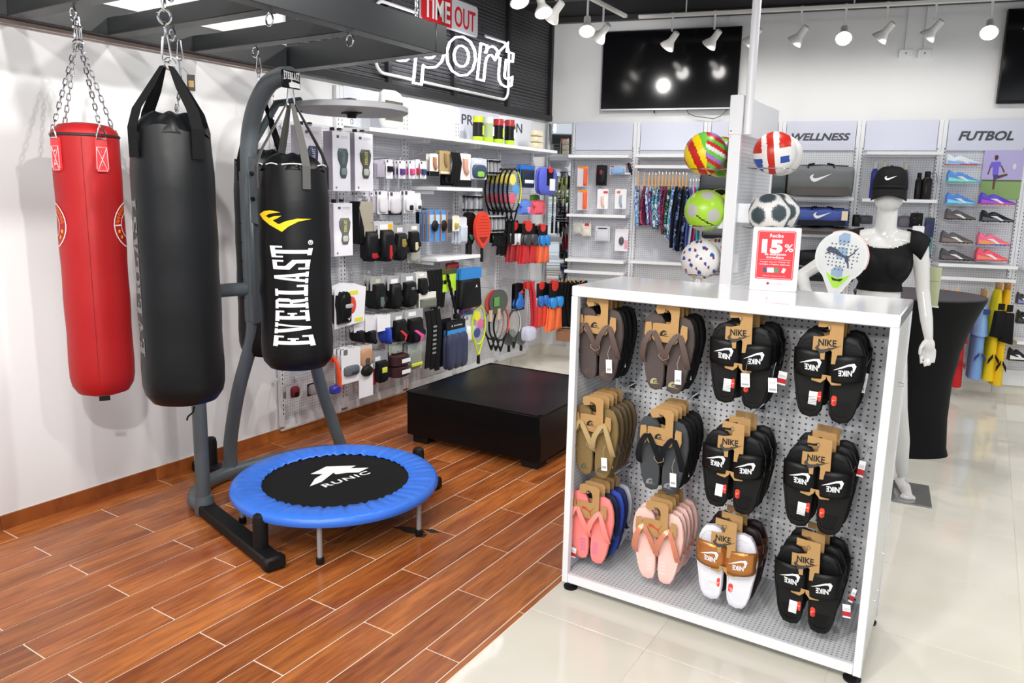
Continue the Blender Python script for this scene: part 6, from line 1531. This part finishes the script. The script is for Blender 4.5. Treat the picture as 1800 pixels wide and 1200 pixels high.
goods('B',[
('pack',1015,292,1033,328,.2,P_(card='d9d5dc',body='f0623a',sh='q',hh=.1,bw=.35,bx=.3,D=.02,st='f0922a',sw=.9,sz=.05,shh=.1),1,'orange snorkel set in the upper left of the first back bay'),
('pack',1015,334,1033,369,.2,P_(card='d4d2d8',body='f2663c',sh='q',hh=.1,bw=.4,bx=.25,D=.02,st='f0922a',sw=.9,sz=.05,shh=.1),1,'orange snorkel set below the first orange one'),
('pack',1048,290,1066,326,.2,P_(card='2a2226',body='17171a',sh='r',hh=.2,acc='8a2a3a',aw=.3,ah=.3,az=.3),1,'black swim accessory pack beside the orange sets'),
('pack',1072,290,1100,307,.2,P_(card='c8d2e0',body='8fb4dc',sh='r',hh=.25,st='c8303a',sx=-.35,sw=.2),1,'silver and blue goggles box under the top shelf'),
('snork',1098,288,1112,307,.2,P_(body='1c1c20',acc='c9cfd8'),0,'small black and clear mask at the bay right side'),
('pack',1050,332,1069,367,.2,P_(card='efeef2',body='e8c4b4',sh='k',hh=.35,bw=.5,st='d8403a',sx=.25,sw=.4),0,'white swim pack with an orange corner, middle of the bay'),
('pack',1081,332,1101,367,.2,P_(card='eef0f4',body='a8b0b8',sh='k',hh=.3,bw=.4,st='e0703a',sx=-.2,sw=.3),0,'white swim pack with grey print right of the orange-cornered one'),
('pack',1007,391,1024,411,.2,P_(card='d8d8d2',body='c4c4bc',sh='r',hh=.2),0,'clear round accessory pack above the lower shelf left'),
('pack',1024,392,1039,415,.2,P_(card='efece4',body='e4d8cc',sh='q',hh=.4,st='d03a44',sz=.12,shh=.22),0,'white card with a red header in the first back bay'),
('pack',1046,397,1072,424,.2,P_(card='dfe0e6',body='cfd2da',sh='q',hh=.3,st='2a2a30',sw=.6,shh=.06),0,'white boxy pack with a dark title line'),
('pack',1081,402,1104,441,.2,P_(card='eceaf0',body='54565c',sh='o',hh=.35,bw=.4,bs=.6,st='e8a0b0',sx=.35,sz=.7,sw=.25,shh=.4),0,'white and pink pack with a dark oval print'),
])
bx=thing('brown_box','brown carton on the floor of the first back bay','box',BW(.42,.235,.3),T); G().box((0,0,.05),(.3,.2,.1),bev=.003).obj('carton',C('8a5f44',.7),bx); G().box((0,0,.1005),(.3,.03,.001)).obj('tape',C('b9966c',.5),bx,smooth=False)
def duffel(x0,y0,x1,y1,off,c1,c2,label,tick=True,tag_=False,name='sports_bag'):
    p,W,H,rz=wall('B',x0,y0,x1,y1,off); t=thing(name,label,'bag',V((p.x,p.y,p.z-H)),T)
    g=G()
    def f(u,v):
        a=2*PI*v; k=1-.10*(2*u-1)**4; y=.12+.13*k*math.copysign(abs(math.cos(a))**.6,math.cos(a)); z=H/2+H/2*k*math.copysign(abs(math.sin(a))**.6,math.sin(a))+.006*math.sin(u*14)*math.sin(a*2)
        return ((u-.5)*W,-y+.12,max(.001,z))
    g.grid(f,18,24); g._f([g.bm.verts[i] for i in range(0)]) if 0 else None
    o=g.obj('body',C(c1,.55,bump=.25,bscale=12),t,ang=60)
    for s in (-1,1): pillow(sc(RND,.24,H*.92),.012,0).obj('end_panel',C(c2,.6),t,(s*(W/2-.004*s*s),0,H*.5),(0,0,s*PI/2))
    G().box((0,-.128,H*.18),(W*.9,.012,H*.3),bev=.004).obj('lower_panel',C(c2,.6),t)
    G().tube([(-W*.42,-.05,H*.98),(0,-.05,H*1.01),(W*.42,-.05,H*.98)],.006,6).obj('zip',C('101013'),t)
    for s in (-1,1): G().tube([(s*W*.2,-.1,H*.9),(s*W*.19,-.06,H*1.02),(s*W*.1,-.03,H*1.06)],.008,6).obj('carry_handle',C('15161a'),t)
    if tick: flat('tick_emblem',[SWOOSH],-.14,PAPER,t,W*.34,(0,H*.6))
    if tag_: G().box((W*.42,-.14,H*.6),(.05,.002,.08)).obj('swing_tag',C('ead9b8',.5),t,smooth=False)
    return t
duffel(1384,291,1497,346,.29,'6a6f70','55504f','grey sports bag with a large white tick on the upper wellness shelf')
duffel(1397,365,1489,397,.29,'3a4f9a','1c2030','blue sports bag with a white tick below the grey one',tag_=True)
duffel(1400,398,1492,411,.27,'5c5a58','4a4846','folded grey bag lying under the blue sports bag',tick=False)
duffel(1405,440,1497,468,.28,'1b1c20','131417','black sports bag on the lower wellness shelf',tick=False)
duffel(1405,470,1497,493,.28,'26272c','191a1e','charcoal sports bag lying under the lower black one',tick=False)
duffel(1232,305,1284,345,.29,'3c3f44','26282c','dark grey sports bag left of the ball tower',tick=False)
duffel(1318,300,1380,345,.29,'4a5154','2e3134','grey-green sports bag right of the ball tower',tick=False)
duffel(1236,398,1284,419,.28,'55585a','1c1d20','flat grey bag low behind the lime ball',tick=False)
duffel(1320,392,1378,419,.28,'2c2d31','1c1d20','black bag on the shelf behind the football right of the tower',tick=False)
def bottle(x0,y0,x1,y1,zs,body,cap_,label,loop=False):
    p,W,H,rz=wall('B',x0,y0,x1,y1,.2); t=thing('water_bottle',label,'bottle',V((p.x,p.y,zs)),T); r=W/2
    G().lathe([(r*.9,0),(r,.01),(r,H*.7),(r*.55,H*.8)],16).obj('body',C(body,.35),t); G().lathe([(r*.55,H*.8),(r*.6,H*.82),(r*.6,H*.98),(r*.4,H),(.001,H)],14).obj('cap',C(cap_,.35),t)
    if loop: G().tube([(r*.5,0,H*.92),(r*1.6,0,H*.95),(r*2.0,0,H*.6),(r*1.5,0,H*.65)],.004,5).obj('carry_loop',C('7a8084'),t)
bottle(1530,283,1543,349,S['k'],'2c3288','c9c9cc','blue bottle with a silver cap left of the mannequin cap')
bottle(1546,282,1558,349,S['k'],'e0e0e4','c9c4b4','white bottle with a steel cap behind the black cap')
bottle(1583,284,1596,349,S['k'],'4a4c50','c9c4b8','grey bottle with a pale cap right of the black cap')
bottle(1608,302,1621,349,S['k'],'15151a','0f0f12','slim black bottle left of the wider one')
bottle(1620,299,1638,349,S['k'],'26221f','1a211f','wide dark bottle with a carry loop at the shelf right end',True)
goods('B',[
('pack',1498,377,1512,398,.2,P_(card='15161a',body='1f2024',sh='r',hh=.1,st='e8e8ea',sw=.3,sz=.5),0,'small black sock pack left of the mannequin neck'),
('pack',1511,378,1534,394,.2,P_(card='55585c',body='3c3e42',sh='r',hh=.1,st='e8e8ea',sw=.3,sz=.3),0,'grey waist bag with a white tick behind the mannequin shoulder'),
('pack',1577,379,1601,400,.22,P_(card='7a7780',body='66646c',sh='r',hh=.05),0,'grey fabric pack right of the mannequin neck'),
('pack',1601,374,1622,400,.26,P_(card='17171b',body='101014',sh='d',hh=.1,st='e8e8ea',sw=.4,sz=.4),1,'black waist bag with a white tick beside the boots column'),
('pack',1622,382,1640,454,.28,P_(card='2a3a4a',body='1f2450',sh='q',hh=.1,acc='4a7a80',aw=.3,ah=.5,ax=.3,as_=1),0,'navy and teal strap pack hanging beside the boots column'),
('pack',1603,397,1624,425,.3,P_(card='f0f0f2',body='e4e4e8',sh='q',hh=.3),0,'white price card behind the mannequin sleeve'),
])
def shoe(x0,y0,x1,y1,cols,label,cleats=True,off=.2):
    p,W,H,rz=wall('B',x0,y0,x1,y1,off); t=thing('football_boot',label,'shoe',V((p.x,p.y,p.z-H)),T); up,mid,so=cols
    prof=[(-.5,.12),(-.5,.75),(-.46,1.0),(-.38,.9),(-.28,.68),(-.16,.86),(-.1,.84),(.1,.62),(.3,.38),(.44,.27),(.5,.16),(.46,.1),(-.3,.1)]
    g=G(); P=[(x*W,z*H) for x,z in prof]; rings=[]
    for y,k in ((-.036,.86),(-.03,.97),(0,1),(.03,.97),(.036,.86)):
        rings.append([g.v((x*(.98 if k<1 else 1),y*(.55+.45*min(1,(.5-x/W)*1.3+.35)),H*.1+(z-H*.1)*k)) for x,z in P])
    for A,B in zip(rings,rings[1:]):
        for i in range(len(P)): g._f([A[i],A[(i+1)%len(P)],B[(i+1)%len(P)],B[i]])
    g._f(rings[0]); g._f(rings[-1][::-1]); g.obj('upper',C(up,.35),t,ang=50)
    G().prism([(x*W,z*H) for x,z in ((-.46,.14),(-.46,.45),(-.2,.34),(.1,.3),(.4,.2),(.46,.14))],-.0375,.0375).obj('side_panel',C(mid,.35),t)
    G().prism([(x*W,z*H) for x,z in ((-.24,.5),(-.06,.52),(.1,.28),(.16,.16),(.06,.16),(-.02,.3))],-.0385,-.036).obj('form_stripe',C('e8e8ec',.35),t,smooth=False)
    s=G().slab([(-.5*W,-.03),(-.1*W,-.034),(.3*W,-.034),(.5*W,-.012),(.5*W,.012),(.3*W,.034),(-.1*W,.034),(-.5*W,.03)],H*.06,H*.15).obj('sole',C(so,.35),t)
    if cleats:
        for x in (-.4,-.28,.08,.2,.32): G().cyl((x*W,-.02,H*.07),(x*W,-.02,-.0),.006,.004,8).obj('stud',C(so,.35),s)
    G().box((0,.04,-.003),(W*.9,.12,.003)).obj('acrylic_rest',M('clear_plastic'),t,smooth=False)
for r in ((1662,271,1727,291,('dfeaf6','8fb8ee','e85a6a'),'white boot with pale blue side and red studs, top left'),(1664,299,1723,322,('5a94e0','8ae4d0','6ad8c4'),'blue and mint boot, second of the left column'),(1662,338,1717,360,('4a86dc','8ad8f0','6ac8dc'),'blue and aqua boot, third of the left column'),
(1661,366,1716,387,('4f4d50','6a5f60','2c2b2e'),'dark grey boot with flat sole, fourth of the left column'),(1653,405,1712,428,('555355','8a7468','3a3a3c'),'grey and tan boot, fifth of the left column'),(1652,436,1713,458,('454447','6a5a60','2e2d30'),'charcoal boot with studs, lowest of the left column'),
(1721,338,1786,361,('5a40c8','b05ad0','f05a6a'),'purple and pink boot, top of the right column'),(1723,369,1784,391,('1c1e24','5a6068','17181c'),'black boot with white heel, second of the right column'),(1717,408,1777,432,('f06a90','f0a060','5a5ac8'),'pink boot with rainbow heel, third of the right column'),(1714,435,1773,459,('f0506a','f08a70','e8566a'),'coral red boot, lowest of the right column')):
    shoe(*r)
for r in ((1787,513,1812,535,('3a3c44','8a88c0','5a5a90'),'grey and lilac sandal cut by the right photo edge'),(1787,544,1814,569,('2c2f30','3a3c3e','1c1d1e'),'black clog cut by the right photo edge'),(1772,611,1812,634,('2a2c30','e4e4e0','1c1d1e'),'black and white sandal low at the right edge')): shoe(*r,cleats=False,off=.26)
# poster
p,W,H,rz=wall('B',1726,264,1797,350,.04); ps=thing('poster','poster of a football player in purple kicking a ball, beside the boots','poster',p,T)
G().box((0,0,-H/2),(W,.006,H)).obj('sky_print',C('bdb4e2',.4),ps,smooth=False)
G().box((0,-.0035,-H*.8),(W,.001,H*.4)).obj('pitch_print',C('8fae6c',.5),ps,smooth=False); G().box((0,-.0038,-H*.62),(W,.001,H*.03)).obj('bank_print',C('5a6458',.5),ps,smooth=False)
def pp(n,poly,c,y=-.0045): G().prism([((x-.5)*W,-z*H) for x,z in poly],y,y+.001).obj(n,C(c,.5),ps,smooth=False)
pp('head_print',[(.27,.1),(.34,.1),(.36,.15),(.33,.21),(.28,.2),(.26,.15)],'5a3a30'); pp('shirt_print',[(.2,.24),(.42,.23),(.46,.33),(.4,.33),(.4,.5),(.26,.5),(.25,.34),(.2,.36),(.16,.33)],'7a68dc')
pp('shorts_print',[(.27,.5),(.4,.5),(.44,.56),(.36,.6),(.3,.58)],'4a4a80'); pp('leg_print',[(.29,.58),(.36,.6),(.35,.8),(.3,.8)],'6a463a'); pp('kick_leg_print',[(.4,.52),(.62,.47),(.64,.51),(.42,.58)],'6a463a')
pp('arm_print',[(.44,.32),(.47,.31),(.56,.44),(.53,.46)],'6a463a'); pp('arm_print',[(.17,.34),(.2,.35),(.16,.5),(.13,.49)],'6a463a'); pp('ball_print',[(.78+.045*math.cos(a*PI/6),.33+.06*math.sin(a*PI/6)) for a in range(12)],'e4e2ec')
# football kits hanging side-on
def kit(px,y0,y1,top,sh,label,ysplit,wt=30,wb=26,acc='15161a',sleeve=None,off=.27):
    a=onB(px,y0,off); b=onB(px,y1,off); H=a.z-b.z; k=H/(y1-y0); t=thing('football_kit',label,'shirt',a,T); s=(ysplit-y0)*k; w1=wt*.0043/2; w2=wb*.0043/2
    G().tube([(0,0,.06),(0,.01,.075),(0,.02,.065)],.002,5).obj('hanger_hook',CHROME,t); G().box((0,0,.03),(.012,.2,.06)).obj('hanger',C('c9a06c',.5),t,smooth=False)
    def f(u,v):
        a=2*PI*v; k=.25+.75*u**.7; y=.02+.14*math.sin(a)*(.6+.4*u)+.01*math.sin(u*6); return (w1*k*math.cos(a)+.004*math.sin(3*a+px),y,-s*u)
    g=G(); g.grid(f,8,20); g.obj('shirt',C(top,.75),t)
    def f2(u,v):
        a=2*PI*v; return (w2*(.85+.15*u)*math.cos(a)*(1+.15*math.sin(3*a+u*2)),.02+.11*math.sin(a),-s*.92-(H-s*.92)*u)
    g=G(); g.grid(f2,8,20); g.obj('shorts',C(sh,.75),t)
    G().box((0,-.13,-s*.35),(w1*.9,.004,s*.14),bev=.002).obj('shoulder_panel',C(acc,.7),t)
    for sg in (-1,1): G().prism([(sg*w2*.15,-s*1.42),(sg*w2*.8,-s*1.55),(sg*w2*.8,-s*1.65),(sg*w2*.15,-s*1.5)],-.112,-.104).obj('leg_flash',C(acc,.7),t,smooth=False)
    if sleeve:
        pillow([(-w1*.75,-s*.45),(w1*.75,-s*.45),(w1*1.05,-s*1.08),(-w1*1.0,-s*1.02)],.06,-.1).obj('black_sleeve',C(sleeve,.75),t)
kit(1730,521,665,'8ab4e8','7ba4dc','sky blue football kit hanging right of the round table',588,wt=28,wb=26,acc='2a3a70')
kit(1756,508,668,'e0d020','f0cc18','yellow football kit with black sleeves, left of the pair',586,wt=26,wb=24,sleeve='14151a')
kit(1771,508,676,'e8b81c','eec416','yellow football kit with black sleeves, right of the pair',594,wt=24,wb=22,sleeve='14151a')
kit(1696,530,679,'b81c22','c81f26','red football kit half hidden by the round table',600,wt=26,wb=22,acc='8a1418')
for i,x in enumerate((1665,1684)):
    a=onB(x,505,.27); t=thing('hanger','tan clip hanger on the rail above the round table, %s one'%('left','right')[i],'hanger',a,T); G().prism([(-.02,-.05),(.02,-.05),(.006,0),(-.006,0)],-.004,.004).obj('clip',C('d0b080',.5),t,smooth=False); G().tube([(0,0,0),(0,0,.04),(0,.01,.05)],.002,5).obj('hook',CHROME,t)
